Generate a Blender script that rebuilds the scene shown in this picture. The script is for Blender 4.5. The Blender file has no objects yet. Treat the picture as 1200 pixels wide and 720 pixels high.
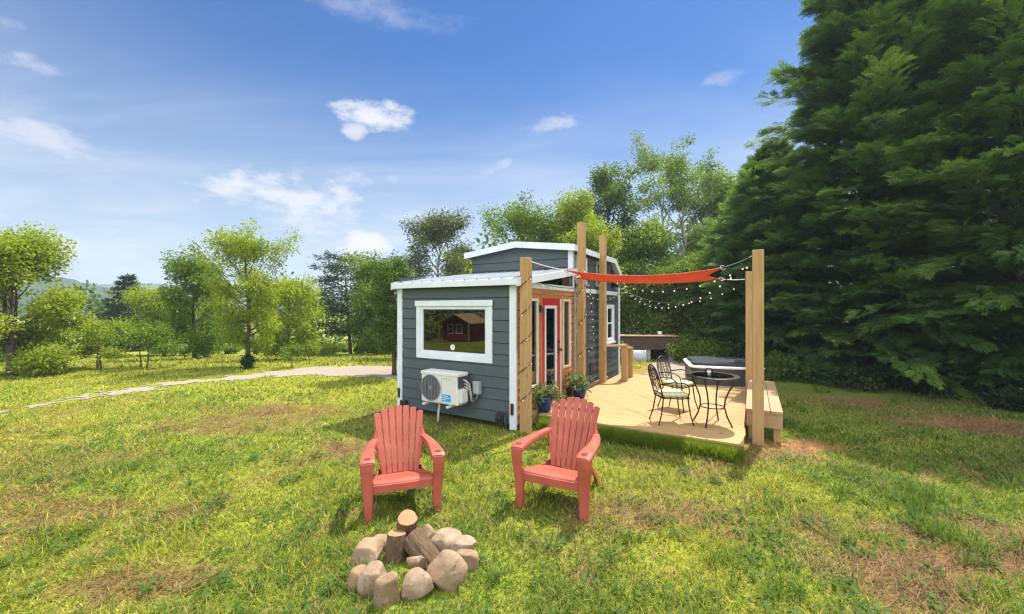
import bpy, math, random
import numpy as np
from mathutils import Vector, Matrix
R_ = math.radians
scene = bpy.context.scene
COL = scene.collection
PI = math.pi

# ------------------------------------------------------------------ materials
def srgb(r, g, b):
    return tuple(((c/255)/12.92 if c/255 <= .04045 else ((c/255+.055)/1.055)**2.4) for c in (r, g, b))

class NT:
    def __init__(s, tree): s.t = tree; s.n = tree.nodes; s.l = tree.links
    def add(s, typ, **kw):
        nd = s.n.new(typ)
        for k, v in kw.items():
            if k.startswith('i_'):
                key = k[2:]; key = int(key) if key.isdigit() else key.replace('_', ' ')
                s.set(nd.inputs[key], v)
            else: setattr(nd, k, v)
        return nd
    def set(s, sock, v):
        if isinstance(v, bpy.types.NodeSocket): s.l.new(v, sock)
        elif isinstance(v, (tuple, list)) and len(v) == 3 and sock.type == 'RGBA': sock.default_value = (*v, 1)
        else: sock.default_value = v
    def math(s, op, a, b=0.0, c=None):
        nd = s.n.new('ShaderNodeMath'); nd.operation = op
        s.set(nd.inputs[0], a); s.set(nd.inputs[1], b)
        if c is not None: s.set(nd.inputs[2], c)
        return nd.outputs[0]
    def noise(s, vec, scale, detail=4, rough=.55, out=0, dist=0.0):
        nd = s.n.new('ShaderNodeTexNoise'); s.set(nd.inputs['Vector'], vec)
        nd.inputs['Scale'].default_value = scale; nd.inputs['Detail'].default_value = detail
        nd.inputs['Roughness'].default_value = rough; nd.inputs['Distortion'].default_value = dist
        return nd.outputs[out]
    def mapping(s, vec, scale=(1, 1, 1), loc=(0, 0, 0), rot=(0, 0, 0)):
        nd = s.n.new('ShaderNodeMapping'); s.set(nd.inputs[0], vec)
        nd.inputs['Scale'].default_value = scale; nd.inputs['Location'].default_value = loc
        nd.inputs['Rotation'].default_value = rot
        return nd.outputs[0]
    def ramp(s, fac, stops):
        nd = s.n.new('ShaderNodeValToRGB'); s.set(nd.inputs[0], fac)
        e = nd.color_ramp.elements
        while len(e) < len(stops): e.new(.5)
        for x, (p, c) in zip(e, stops):
            x.position = p; x.color = (*c, 1) if len(c) == 3 else c
        return nd.outputs[0]
    def mix(s, fac, a, b, mode='MIX'):
        nd = s.n.new('ShaderNodeMix'); nd.data_type = 'RGBA'; nd.blend_type = mode
        s.set(nd.inputs[0], fac); s.set(nd.inputs[6], a); s.set(nd.inputs[7], b)
        return nd.outputs[2]
    def bump(s, h, strength=.3, dist=.01):
        nd = s.n.new('ShaderNodeBump'); s.set(nd.inputs['Height'], h)
        nd.inputs['Strength'].default_value = strength; nd.inputs['Distance'].default_value = dist
        return nd.outputs[0]

def new_mat(name):
    m = bpy.data.materials.new(name); m.use_nodes = True
    t = NT(m.node_tree); p = m.node_tree.nodes['Principled BSDF']
    return m, t, p

MATS = {}
def mat_noise(name, c0, c1, scale=8, rough=.6, stretch=(1, 1, 1), bump=.15, metallic=0, bdist=.004, c2=None, detail=5, spec=.5):
    """colour varies by noise between c0 and c1 (and c2)"""
    m, t, p = new_mat(name)
    co = t.add('ShaderNodeTexCoord').outputs['Object']
    v = t.mapping(co, stretch)
    f = t.noise(v, scale, detail)
    st = [(.3, c0), (.7, c1)] if c2 is None else [(.28, c0), (.5, c1), (.72, c2)]
    t.set(p.inputs['Base Color'], t.ramp(f, st))
    f2 = t.noise(v, scale*3, 6)
    t.set(p.inputs['Roughness'], t.math('MULTIPLY_ADD', f2, .25, rough-.12))
    p.inputs['Metallic'].default_value = metallic
    p.inputs['Specular IOR Level'].default_value = spec
    if bump: t.set(p.inputs['Normal'], t.bump(f2, bump, bdist))
    MATS[name] = m; return m

def mat_wood(name, dark, light, axis, rough=.65, knot=True, tone=None, gs=1.0):
    """grain runs along `axis`"""
    m, t, p = new_mat(name)
    co = t.add('ShaderNodeTexCoord').outputs['Object']
    sc = [14*gs, 14*gs, 14*gs]; sc[axis] = .9*gs
    f = t.noise(t.mapping(co, sc), 2.2, 8, .65, dist=.6)
    col = t.ramp(f, [(.25, dark), (.5, tuple((a+b)/2 for a, b in zip(dark, light))), (.75, light)])
    sb = [2.5, 2.5, 2.5]; sb[axis] = .35
    g = t.noise(t.mapping(co, sb), 2.0, 3)
    col = t.mix(t.ramp(g, [(.35, (0, 0, 0)), (.7, (.55, .55, .55))]), col, tone or tuple(a*.7 for a in light))
    if knot:
        vo = t.add('ShaderNodeTexVoronoi', i_Scale=1.0)
        sk = [5, 5, 5]; sk[axis] = 2.6
        t.set(vo.inputs['Vector'], t.mapping(co, sk))
        k = t.ramp(vo.outputs['Distance'], [(.05, (1, 1, 1)), (.13, (0, 0, 0))])
        col = t.mix(t.math('MULTIPLY', k, .75), col, tuple(a*.35 for a in dark))
    t.set(p.inputs['Base Color'], col)
    p.inputs['Roughness'].default_value = rough
    t.set(p.inputs['Normal'], t.bump(f, .35, .003))
    MATS[name] = m; return m

def mat_leaf(name, rough=.5, trans=.35, tcol=(1.25, 1.35, .5), spec=.3):
    m, t, p = new_mat(name)
    a = t.add('ShaderNodeAttribute', attribute_name='Col').outputs['Color']
    t.set(p.inputs['Base Color'], a); p.inputs['Roughness'].default_value = rough
    p.inputs['Specular IOR Level'].default_value = spec
    tr = t.add('ShaderNodeBsdfTranslucent')
    t.set(tr.inputs[0], t.mix(1.0, a, tcol, 'MULTIPLY'))
    mx = t.add('ShaderNodeMixShader', i_0=trans)
    t.l.new(p.outputs[0], mx.inputs[1]); t.l.new(tr.outputs[0], mx.inputs[2])
    t.l.new(mx.outputs[0], t.n['Material Output'].inputs[0])
    MATS[name] = m; return m

mat_noise('siding', (.052, .070, .076), (.070, .090, .096), 5, .55, (1, 6, 6), .2)
mat_noise('white_trim', (.60, .65, .70), (.72, .75, .78), 4, .45, bump=.08)
mat_noise('roof_metal', (.40, .43, .46), (.52, .55, .58), 3, .4, bump=.04, metallic=.25)
mat_noise('cream_trim', (.62, .50, .40), (.74, .62, .52), 6, .5, bump=.08)
mat_noise('door_red', (.42, .018, .025), (.50, .03, .035), 4, .35, bump=.03)
mat_noise('plastic_coral', (.32, .056, .030), (.44, .098, .060), 4, .5, bump=.06, bdist=.002)
mat_noise('plastic_dark_hole', (.10, .02, .015), (.14, .03, .02), 6, .6, bump=0)
mat_noise('iron', (.018, .013, .010), (.05, .034, .024), 30, .45, bump=.2, metallic=.4, bdist=.001)
mat_noise('black_metal', (.012, .012, .013), (.03, .03, .032), 20, .45, bump=.1)
mat_noise('rope', (.45, .44, .42), (.62, .60, .57), 60, .8, bump=.4)
mat_noise('wire_black', (.008, .010, .008), (.02, .02, .018), 30, .5, bump=0)
mat_noise('glaze_blue', (.004, .012, .075), (.008, .03, .14), 8, .16, bump=.05)
mat_noise('soil', (.02, .013, .008), (.06, .04, .025), 40, .95, bump=.6, bdist=.01)
mat_noise('ac_white', (.60, .58, .53), (.70, .68, .63), 4, .4, bump=.02)
mat_noise('ac_grey', (.32, .32, .31), (.42, .42, .40), 8, .45, bump=.02)
mat_noise('ac_dark', (.03, .03, .035), (.06, .06, .065), 8, .5, bump=0)
mat_noise('grille_grey', (.16, .16, .18), (.22, .22, .24), 8, .45, bump=0)
mat_noise('sticker_blue', (.02, .30, .55), (.03, .36, .62), 4, .35, bump=0)
mat_noise('paper_white', (.75, .75, .75), (.82, .82, .82), 4, .5, bump=0)
mat_noise('box_grey', (.26, .29, .30), (.34, .37, .38), 10, .5, bump=.03)
mat_noise('tub_grey', (.030, .032, .036), (.050, .052, .057), 6, .5, (1, 1, 12), .15)
mat_noise('tub_cover', (.030, .034, .04), (.05, .054, .06), 9, .8, bump=.1, spec=.1)
mat_noise('tub_rim', (.68, .70, .72), (.80, .82, .84), 5, .25, bump=0)
mat_noise('cushion', (.30, .32, .12), (.62, .57, .36), 24, .85, bump=.3, c2=(.20, .26, .08))
mat_noise('curtain_teal', (.05, .30, .31), (.08, .40, .42), 10, .9, bump=.1)
mat_noise('curtain_green', (.07, .22, .09), (.16, .36, .17), 10, .9, bump=.1)
mat_noise('curtain_pale', (.40, .42, .44), (.55, .56, .58), 10, .9, bump=.1)
mat_noise('interior', (.16, .12, .08), (.22, .17, .12), 5, .8, bump=0)
mat_noise('lens_red', (.10, .004, .006), (.16, .008, .01), 10, .2, bump=0)
mat_noise('cabin_red', (.16, .014, .016), (.22, .022, .024), 5, .6, (1, 6, 6), .2)
mat_noise('cabin_roof', (.50, .30, .14), (.62, .40, .20), 6, .6, bump=.1)
mat_noise('old_board', (.055, .03, .025), (.15, .085, .07), 8, .85, (1, 8, 8), .4)
mat_noise('old_tin', (.42, .45, .47), (.60, .63, .66), 3, .5, bump=.1)
mat_noise('concrete', (.30, .29, .27), (.42, .40, .37), 12, .9, bump=.3)
mat_wood('cedar_y', (.30, .115, .032), (.62, .31, .11), 1, .5, tone=(.44, .18, .055))
mat_wood('cedar_z', (.24, .085, .025), (.50, .24, .09), 2, .5, knot=False)
mat_wood('post_z', (.30, .165, .055), (.50, .315, .125), 2, .7)
mat_wood('beam_y', (.26, .15, .06), (.46, .30, .14), 1, .75)
mat_wood('deck_x', (.34, .20, .070), (.48, .325, .140), 0, .7, knot=True, tone=(.39, .24, .09))
mat_wood('bench_y', (.31, .19, .09), (.45, .30, .16), 1, .65)
mat_wood('log_end', (.26, .13, .055), (.42, .25, .12), 2, .85, knot=False, gs=.6)
mat_leaf('leaf', .5, .45)
mat_leaf('conifer_leaf', .6, .42, (1.2, 1.3, .5))
mat_leaf('grass_blade', .6, .42, (1.2, 1.15, .45), .12)

def mat_bark(name, c0, c1, sz=6):
    m, t, p = new_mat(name)
    co = t.add('ShaderNodeTexCoord').outputs['Object']
    f = t.noise(t.mapping(co, (sz*3, sz*3, sz*.6)), 2.0, 8, .7, dist=.8)
    t.set(p.inputs['Base Color'], t.ramp(f, [(.3, c0), (.7, c1)]))
    p.inputs['Roughness'].default_value = .9
    t.set(p.inputs['Normal'], t.bump(f, .8, .02)); MATS[name] = m
mat_bark('bark', (.035, .024, .016), (.14, .105, .075))
mat_bark('bark_pale', (.22, .20, .17), (.46, .44, .40))
mat_bark('log_bark', (.055, .033, .018), (.20, .122, .064), 9)

def mat_stone():
    m, t, p = new_mat('stone')
    co = t.add('ShaderNodeTexCoord').outputs['Object']
    rnd = t.add('ShaderNodeObjectInfo').outputs['Random']
    off = t.add('ShaderNodeVectorMath', operation='SCALE', i_0=(13, 7, 5)); t.set(off.inputs['Scale'], rnd)
    v = t.add('ShaderNodeVectorMath', operation='ADD'); t.set(v.inputs[0], co); t.set(v.inputs[1], off.outputs[0]); v = v.outputs[0]
    base = t.ramp(rnd, [(0, (.31, .235, .15)), (.3, (.30, .20, .11)), (.6, (.34, .275, .195)), (1, (.28, .18, .10))])
    f = t.noise(v, 7, 6, .65)
    c = t.mix(t.ramp(f, [(.35, (0, 0, 0)), (.75, (.85, .85, .85))]), base, (.20, .105, .05))
    g = t.noise(v, 16, 6, .7)
    c = t.mix(t.ramp(g, [(.55, (0, 0, 0)), (.72, (.7, .7, .7))]), c, (.44, .37, .28))
    h = t.noise(v, 42, 4, .7)
    c = t.mix(t.ramp(h, [(.60, (0, 0, 0)), (.68, (.85, .85, .85))]), c, (.07, .045, .03))
    t.set(p.inputs['Base Color'], c); p.inputs['Roughness'].default_value = .85
    t.set(p.inputs['Normal'], t.bump(t.math('ADD', f, t.math('MULTIPLY', g, .5)), .5, .02)); MATS['stone'] = m
mat_stone()

def mat_glass(name, ior, tint, rough=.0):
    m, t, p = new_mat(name)
    fr = t.add('ShaderNodeFresnel', i_IOR=ior)
    gl = t.add('ShaderNodeBsdfGlossy', i_Roughness=rough, i_Color=(.95, .97, 1))
    tr = t.add('ShaderNodeBsdfTransparent', i_Color=tint)
    mx = t.add('ShaderNodeMixShader')
    t.l.new(fr.outputs[0], mx.inputs[0]); t.l.new(tr.outputs[0], mx.inputs[1]); t.l.new(gl.outputs[0], mx.inputs[2])
    t.l.new(mx.outputs[0], t.n['Material Output'].inputs[0]); MATS[name] = m
mat_glass('window_glass', 1.85, (.78, .82, .80))
mat_glass('clear_glass', 1.5, (.93, .95, .94))
mat_glass('table_glass', 1.7, (.50, .56, .44))

def mat_sail():
    m, t, p = new_mat('sail_cloth')
    co = t.add('ShaderNodeTexCoord').outputs['Object']
    f = t.noise(co, 5, 3); w = t.noise(t.mapping(co, (200, 200, 200)), 1, 2)
    c = t.ramp(f, [(.3, (.62, .145, .085)), (.7, (.70, .185, .11))])
    t.set(p.inputs['Base Color'], c); p.inputs['Roughness'].default_value = .8
    t.set(p.inputs['Normal'], t.bump(w, .2, .002))
    tr = t.add('ShaderNodeBsdfTranslucent'); t.set(tr.inputs[0], c)
    mx = t.add('ShaderNodeMixShader', i_0=.45)
    t.l.new(p.outputs[0], mx.inputs[1]); t.l.new(tr.outputs[0], mx.inputs[2])
    t.l.new(mx.outputs[0], t.n['Material Output'].inputs[0]); MATS['sail_cloth'] = m
mat_sail()

def mat_emit_bulb():
    m, t, p = new_mat('bulb_glass')
    p.inputs['Base Color'].default_value = (.85, .78, .65, 1); p.inputs['Roughness'].default_value = .15
    p.inputs['Emission Color'].default_value = (1, .80, .52, 1); p.inputs['Emission Strength'].default_value = .25
    MATS['bulb_glass'] = m
mat_emit_bulb()

# ------------------------------------------------------------------ mesh helpers
class MB:
    def __init__(s): s.v = []; s.f = []; s.m = []; s.cur = 0
    def add(s, vs, fs):
        o = len(s.v); s.v += [tuple(v) for v in vs]
        for f in fs: s.f.append([i+o for i in f]); s.m.append(s.cur)
        return s
    def box(s, x0, x1, y0, y1, z0, z1, M=None):
        vs = [Vector((x, y, z)) for z in (z0, z1) for y in (y0, y1) for x in (x0, x1)]
        if M is not None: vs = [M @ v for v in vs]
        return s.add(vs, [(0, 2, 3, 1), (4, 5, 7, 6), (0, 1, 5, 4), (2, 6, 7, 3), (0, 4, 6, 2), (1, 3, 7, 5)])
    def beam(s, a, b, w, h, up=(0, 0, 1)):
        a = Vector(a); b = Vector(b); d = (b-a).normalized(); up = Vector(up)
        x = d.cross(up)
        if x.length < 1e-4: x = d.cross(Vector((0, 1, 0)))
        x.normalize(); z = x.cross(d)
        vs = []
        for p in (a, b):
            for i, j in ((-1, -1), (1, -1), (1, 1), (-1, 1)): vs.append(p + x*i*w/2 + z*j*h/2)
        return s.add(vs, [(3, 2, 1, 0), (4, 5, 6, 7), (0, 1, 5, 4), (1, 2, 6, 5), (2, 3, 7, 6), (3, 0, 4, 7)])
    def tube(s, pts, r, n=6, cap=True, closed=False):
        pts = [Vector(p) for p in pts]; N = len(pts)
        rs = r if isinstance(r, (list, tuple)) else [r]*N
        vs = []; prev = None
        for i, p in enumerate(pts):
            if closed: d = pts[(i+1) % N]-pts[i-1]
            else: d = pts[min(i+1, N-1)]-pts[max(i-1, 0)]
            d.normalize()
            if prev is None:
                x = d.orthogonal().normalized()
            else:
                x = prev - d*prev.dot(d)
                if x.length < 1e-5: x = d.orthogonal()
                x.normalize()
            prev = x; y = d.cross(x)
            for k in range(n):
                a = 2*PI*k/n; vs.append(p + (x*math.cos(a)+y*math.sin(a))*rs[i])
        fs = []
        for i in range(N if closed else N-1):
            j = (i+1) % N
            for k in range(n):
                k2 = (k+1) % n
                fs.append((i*n+k, i*n+k2, j*n+k2, j*n+k))
        if cap and not closed:
            fs.append(tuple(range(n-1, -1, -1))); fs.append(tuple((N-1)*n+k for k in range(n)))
        return s.add(vs, fs)
    def lathe(s, prof, n=24, c=(0, 0, 0), sx=1, sy=1):
        vs = []; fs = []
        for r, z in prof:
            for k in range(n):
                a = 2*PI*k/n; vs.append((c[0]+r*math.cos(a)*sx, c[1]+r*math.sin(a)*sy, c[2]+z))
        for i in range(len(prof)-1):
            for k in range(n):
                k2 = (k+1) % n; fs.append((i*n+k, i*n+k2, (i+1)*n+k2, (i+1)*n+k))
        if prof[0][0] > 1e-6: fs.append(tuple(range(n-1, -1, -1)))
        if prof[-1][0] > 1e-6: fs.append(tuple((len(prof)-1)*n+k for k in range(n)))
        return s.add(vs, fs)
    def sheet(s, grid, th):
        """grid[i][j] points -> closed slab of thickness th along local normals (downwards)"""
        ni = len(grid); nj = len(grid[0]); P = [[Vector(p) for p in row] for row in grid]
        top = []; bot = []
        for i in range(ni):
            for j in range(nj):
                du = P[min(i+1, ni-1)][j]-P[max(i-1, 0)][j]; dv = P[i][min(j+1, nj-1)]-P[i][max(j-1, 0)]
                nn = du.cross(dv)
                nn = nn.normalized() if nn.length > 1e-9 else Vector((0, 0, 1))
                top.append(P[i][j]+nn*th/2); bot.append(P[i][j]-nn*th/2)
        vs = top+bot; T = ni*nj; fs = []
        for i in range(ni-1):
            for j in range(nj-1):
                a, b, c, d = i*nj+j, (i+1)*nj+j, (i+1)*nj+j+1, i*nj+j+1
                fs.append((a, b, c, d)); fs.append((d+T, c+T, b+T, a+T))
        for i in range(ni-1):
            a, b = i*nj, (i+1)*nj; fs.append((b, a, a+T, b+T))
            a, b = i*nj+nj-1, (i+1)*nj+nj-1; fs.append((a, b, b+T, a+T))
        for j in range(nj-1):
            a, b = j, j+1; fs.append((a, b, b+T, a+T))
            a, b = (ni-1)*nj+j, (ni-1)*nj+j+1; fs.append((b, a, a+T, b+T))
        return s.add(vs, fs)
    def ico(s, c, r, sub=2, fn=None):
        import bmesh
        bm = bmesh.new(); bmesh.ops.create_icosphere(bm, subdivisions=sub, radius=1)
        vs = []
        for v in bm.verts:
            p = v.co.copy()
            if fn: p = fn(p)
            vs.append((c[0]+p.x*r[0], c[1]+p.y*r[1], c[2]+p.z*r[2]))
        fs = [tuple(v.index for v in f.verts) for f in bm.faces]; bm.free()
        return s.add(vs, fs)
    def build(s, name, mat, parent=None, bevel=0, smooth=False, seg=2, loc=None, rz=0):
        me = bpy.data.meshes.new(name); me.from_pydata(s.v, [], s.f)
        mats = mat if isinstance(mat, (list, tuple)) else [mat]
        for x in mats: me.materials.append(MATS[x] if isinstance(x, str) else x)
        if len(mats) > 1: me.polygons.foreach_set('material_index', s.m)
        if smooth: me.polygons.foreach_set('use_smooth', [True]*len(me.polygons))
        me.update()
        o = bpy.data.objects.new(name, me); COL.objects.link(o)
        if parent is not None: o.parent = parent
        if loc is not None: o.location = loc
        if rz: o.rotation_euler.z = rz
        if bevel:
            b = o.modifiers.new('bevel', 'BEVEL'); b.width = bevel; b.segments = seg; b.limit_method = 'ANGLE'; b.angle_limit = R_(40)
        return o

def tag(o, label, cat, group=None):
    o['label'] = label; o['category'] = cat
    if group: o['group'] = group
    return o
def thing(name, label, cat, loc=(0, 0, 0), rz=0, group=None):
    o = bpy.data.objects.new(name, None); COL.objects.link(o); o.empty_display_size = .2
    o.location = loc; o.rotation_euler.z = rz
    return tag(o, label, cat, group)
def kind(o, k, label=None):
    o['kind'] = k
    if label: o['label'] = label
    return o
def dup(root, loc, rz, label, group=None, scale=None):
    r = root.copy(); COL.objects.link(r); r.location = loc; r.rotation_euler.z = rz
    r['label'] = label
    if group: r['group'] = group
    if scale: r.scale = scale
    for ch in list(root.children):
        c = ch.copy(); COL.objects.link(c); c.parent = r
        for g in list(ch.children):
            d = g.copy(); COL.objects.link(d); d.parent = c
    return r

def np_obj(name, V, F, col, mat, parent=None, smooth=False):
    V = np.asarray(V, np.float32).reshape(-1, 3); F = np.asarray(F, np.int32)
    k = F.shape[1]
    me = bpy.data.meshes.new(name)
    me.vertices.add(len(V)); me.vertices.foreach_set('co', V.ravel())
    me.loops.add(F.size); me.loops.foreach_set('vertex_index', F.ravel())
    me.polygons.add(len(F)); me.polygons.foreach_set('loop_start', np.arange(0, F.size, k, dtype=np.int32))
    me.polygons.foreach_set('loop_total', np.full(len(F), k, np.int32))
    if smooth: me.polygons.foreach_set('use_smooth', np.ones(len(F), bool))
    me.update(calc_edges=True)
    if col is not None:
        a = me.attributes.new('Col', 'FLOAT_COLOR', 'POINT')
        c4 = np.ones((len(V), 4), np.float32); c4[:, :3] = col; a.data.foreach_set('color', c4.ravel())
    me.materials.append(MATS[mat])
    o = bpy.data.objects.new(name, me); COL.objects.link(o)
    if parent is not None: o.parent = parent
    return o

def norm(a): return a/np.maximum(np.linalg.norm(a, axis=-1, keepdims=True), 1e-9)
def scatter(tv, tf, pos, xd, up, sc, wid=None):
    """template verts/faces placed at pos with x axis xd and z axis near up"""
    x = norm(xd); z = norm(up - (up*x).sum(1, keepdims=True)*x); y = np.cross(z, x)
    sc = np.broadcast_to(np.asarray(sc, float), (len(pos),))[:, None, None]
    w = 1.0 if wid is None else np.asarray(wid)[:, None, None]
    V = pos[:, None, :] + sc*(tv[None, :, 0:1]*x[:, None, :] + w*tv[None, :, 1:2]*y[:, None, :] + tv[None, :, 2:3]*z[:, None, :])
    F = tf[None] + (np.arange(len(pos))*len(tv))[:, None, None]
    return V.reshape(-1, 3), F.reshape(-1, tf.shape[1])

def vnoise(x, y, seed=0):
    def h(i, j):
        n = np.sin(i*127.1+j*311.7+seed*74.7)*43758.5453
        return n-np.floor(n)
    xi = np.floor(x); yi = np.floor(y); fx = x-xi; fy = y-yi
    fx = fx*fx*(3-2*fx); fy = fy*fy*(3-2*fy)
    return (h(xi, yi)*(1-fx)+h(xi+1, yi)*fx)*(1-fy)+(h(xi, yi+1)*(1-fx)+h(xi+1, yi+1)*fx)*fy
def fbm(x, y, seed=0, oct=4):
    a = .5; s = 0; t = 0
    for k in range(oct):
        s = s+a*vnoise(x, y, seed+k); t += a; x = x*2.03+5.1; y = y*2.03+1.7; a *= .5
    return s/t
def sstep(a, b, x):
    t = np.clip((x-a)/(b-a), 0, 1); return t*t*(3-2*t)

# ------------------------------------------------------------------ camera
CAMZ = 1.9; FPX = 475.0; HOR = 361.0
def gp(px, py, z=0.0):
    """the spot on the level z seen at a spot of the photograph (1200 x 720)"""
    Y = (CAMZ-z)*FPX/(py-HOR); return ((px-600)/FPX*Y, Y, z)
cam = bpy.data.cameras.new('camera'); co = bpy.data.objects.new('camera', cam); COL.objects.link(co)
co.location = (0, 0, CAMZ); co.rotation_euler = (R_(90), 0, 0)
cam.sensor_width = 36; cam.lens = 36*FPX/1200; cam.shift_y = (HOR-360)/1200
cam.clip_end = 6000; cam.clip_start = .05
scene.camera = co

# house frame: origin at the near corner, x outwards over the deck, y along the house
HO = Vector((.05, 6.2, 0)); HA = math.atan2(-.511, .859)
hx = Vector((math.cos(HA), math.sin(HA), 0)); hy = Vector((-math.sin(HA), math.cos(HA), 0))
def H(x, y, z=0): return HO+hx*x+hy*y+Vector((0, 0, z))
def toH(X, Y):
    dx = X-HO.x; dy = Y-HO.y
    return dx*hx.x+dy*hx.y, dx*hy.x+dy*hy.y

# ------------------------------------------------------------------ sky, sun
SUN_AZ = R_(40); SUN_EL = R_(61)
def build_world():
    w = bpy.data.worlds.new('World'); scene.world = w; w.use_nodes = True
    t = NT(w.node_tree); bg = w.node_tree.nodes['Background']
    sky = t.add('ShaderNodeTexSky', sky_type='NISHITA', sun_disc=False, sun_elevation=SUN_EL, sun_rotation=SUN_AZ,
                air_density=1.25, dust_density=.3, ozone_density=2.6, altitude=0)
    hs = t.add('ShaderNodeHueSaturation', i_Saturation=1.58, i_Value=1.0); t.set(hs.inputs['Color'], sky.outputs[0])
    skc = t.mix(1.0, hs.outputs[0], (.55, .71, .92), 'MULTIPLY')
    d = t.add('ShaderNodeTexCoord').outputs['Generated']
    sp = t.add('ShaderNodeSeparateXYZ'); t.set(sp.inputs[0], d); x, y, z = sp.outputs
    az = t.math('ARCTAN2', x, y); el = t.math('ARCSINE', z)
    # high thin streaks: noise on a flat layer overhead
    iz = t.math('DIVIDE', 1.0, t.math('ADD', t.math('MAXIMUM', z, 0.0), .12))
    cv = t.add('ShaderNodeCombineXYZ'); t.set(cv.inputs[0], t.math('MULTIPLY', x, iz)); t.set(cv.inputs[1], t.math('MULTIPLY', y, iz)); cv = cv.outputs[0]
    n1 = t.noise(t.mapping(cv, (.55, 1.5, 1), rot=(0, 0, .5)), 1.1, 8, .58, dist=.7)
    wa = t.noise(t.mapping(d, (1, 1, 2.2)), 9, 7, .6)
    wb = t.noise(t.mapping(d, (1, 1, 2.2), loc=(3, 1, 2)), 26, 5, .6)
    warp = t.math('ADD', t.math('MULTIPLY', t.math('SUBTRACT', wa, .5), 4.2), t.math('MULTIPLY', t.math('SUBTRACT', wb, .5), 2.6))
    def blob(px, py, sx, sy, amp, soft, tilt=0.0):
        a0 = math.atan2(px-600, FPX); e0 = math.atan2(HOR-py, math.hypot(FPX, px-600))
        k = math.cos(a0); sa = sx/FPX*k*k; se = sy/FPX*k
        u = t.math('SUBTRACT', az, a0); v = t.math('SUBTRACT', el, e0)
        if tilt: v = t.math('SUBTRACT', v, t.math('MULTIPLY', u, tilt))
        r = t.math('ADD', t.math('POWER', t.math('DIVIDE', u, sa), 2.0), t.math('POWER', t.math('DIVIDE', v, se), 2.0))
        f = t.math('SUBTRACT', t.math('ADD', 1.25, warp), r)
        mr = t.add('ShaderNodeMapRange', interpolation_type='SMOOTHSTEP'); t.set(mr.inputs[0], f)
        mr.inputs[1].default_value = 0; mr.inputs[2].default_value = soft; mr.inputs[3].default_value = 0; mr.inputs[4].default_value = amp
        return mr.outputs[0]
    specs = [(444, 136, 50, 15, .9, 1.6), (417, 154, 15, 12, .7, 1.7), (415, 207, 30, 11, .5, 2.0), (461, 209, 13, 7, .45, 2.0),
             (335, 230, 125, 28, .85, 1.9, -.10), (430, 290, 36, 22, 1.0, 1.4), (368, 264, 55, 20, .7, 1.7), (480, 250, 70, 18, .4, 2.2), (648, 145, 46, 10, .5, 1.8, .12),
             (566, 202, 36, 7, .42, 1.7, .35), (30, 150, 110, 20, .62, 1.9, -.25), (12, 66, 70, 18, .5, 1.9), (10, 28, 60, 12, .35, 1.9),
             (120, 300, 190, 44, .85, 2.6, -.05), (600, 300, 120, 30, .45, 2.2), (440, 12, 120, 14, .3, 2.2), (845, 92, 26, 8, .25, 1.8)]
    acc = None
    for sp_ in specs:
        b = blob(*sp_); acc = b if acc is None else t.math('MAXIMUM', acc, b)
    hz = t.add('ShaderNodeMapRange', interpolation_type='SMOOTHSTEP'); t.set(hz.inputs[0], el)
    hz.inputs[1].default_value = .62; hz.inputs[2].default_value = .02; hz.inputs[3].default_value = 0; hz.inputs[4].default_value = 1
    n1r = t.ramp(n1, [(.42, (0, 0, 0)), (.78, (1, 1, 1))])
    strk = t.math('MULTIPLY', t.math('MULTIPLY', n1r, .75), hz.outputs[0])
    fac = t.math('MAXIMUM', acc, strk)
    veil = t.math('MULTIPLY', t.math('POWER', hz.outputs[0], 1.5), .80)
    c = t.mix(veil, skc, (5.4, 6.5, 7.9))
    c = t.mix(fac, c, (8.3, 8.1, 8.4))
    # unseen bright cumulus behind the photographer and overhead, added as fill for the shadows
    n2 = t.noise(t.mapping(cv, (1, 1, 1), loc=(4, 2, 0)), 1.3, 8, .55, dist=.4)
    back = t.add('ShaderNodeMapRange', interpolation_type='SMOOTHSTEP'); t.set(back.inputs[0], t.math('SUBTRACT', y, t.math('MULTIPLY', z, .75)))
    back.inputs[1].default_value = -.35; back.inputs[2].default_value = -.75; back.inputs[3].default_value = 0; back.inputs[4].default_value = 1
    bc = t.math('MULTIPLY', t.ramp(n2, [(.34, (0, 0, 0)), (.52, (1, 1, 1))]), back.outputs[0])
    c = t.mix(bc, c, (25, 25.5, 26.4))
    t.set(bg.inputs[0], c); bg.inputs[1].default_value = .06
build_world()
sl = bpy.data.lights.new('sun', 'SUN'); sl.energy = 4.4; sl.angle = R_(.55); sl.color = (1.0, .93, .82)
so = bpy.data.objects.new('sun', sl); COL.objects.link(so)
sd = Vector((math.sin(SUN_AZ)*math.cos(SUN_EL), math.cos(SUN_AZ)*math.cos(SUN_EL), math.sin(SUN_EL)))
so.rotation_euler = sd.to_track_quat('Z', 'Y').to_euler(); so.location = (20, 25, 40)
vs = scene.view_settings; vs.view_transform = 'Standard'; vs.look = 'None'; vs.exposure = .97; vs.gamma = 1; vs.use_curve_mapping = False
scene.cycles.use_denoising = True; scene.cycles.denoising_prefilter = 'NONE'
scene.cycles.pixel_filter_type = 'BLACKMAN_HARRIS'; scene.cycles.filter_width = 1.25
scene.cycles.use_adaptive_sampling = False
scene.cycles.sample_clamp_indirect = 4.0
scene.cycles.max_bounces = 12; scene.cycles.diffuse_bounces = 7; scene.cycles.transmission_bounces = 8; scene.cycles.transparent_max_bounces = 16
scene.cycles.volume_bounces = 0

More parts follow.
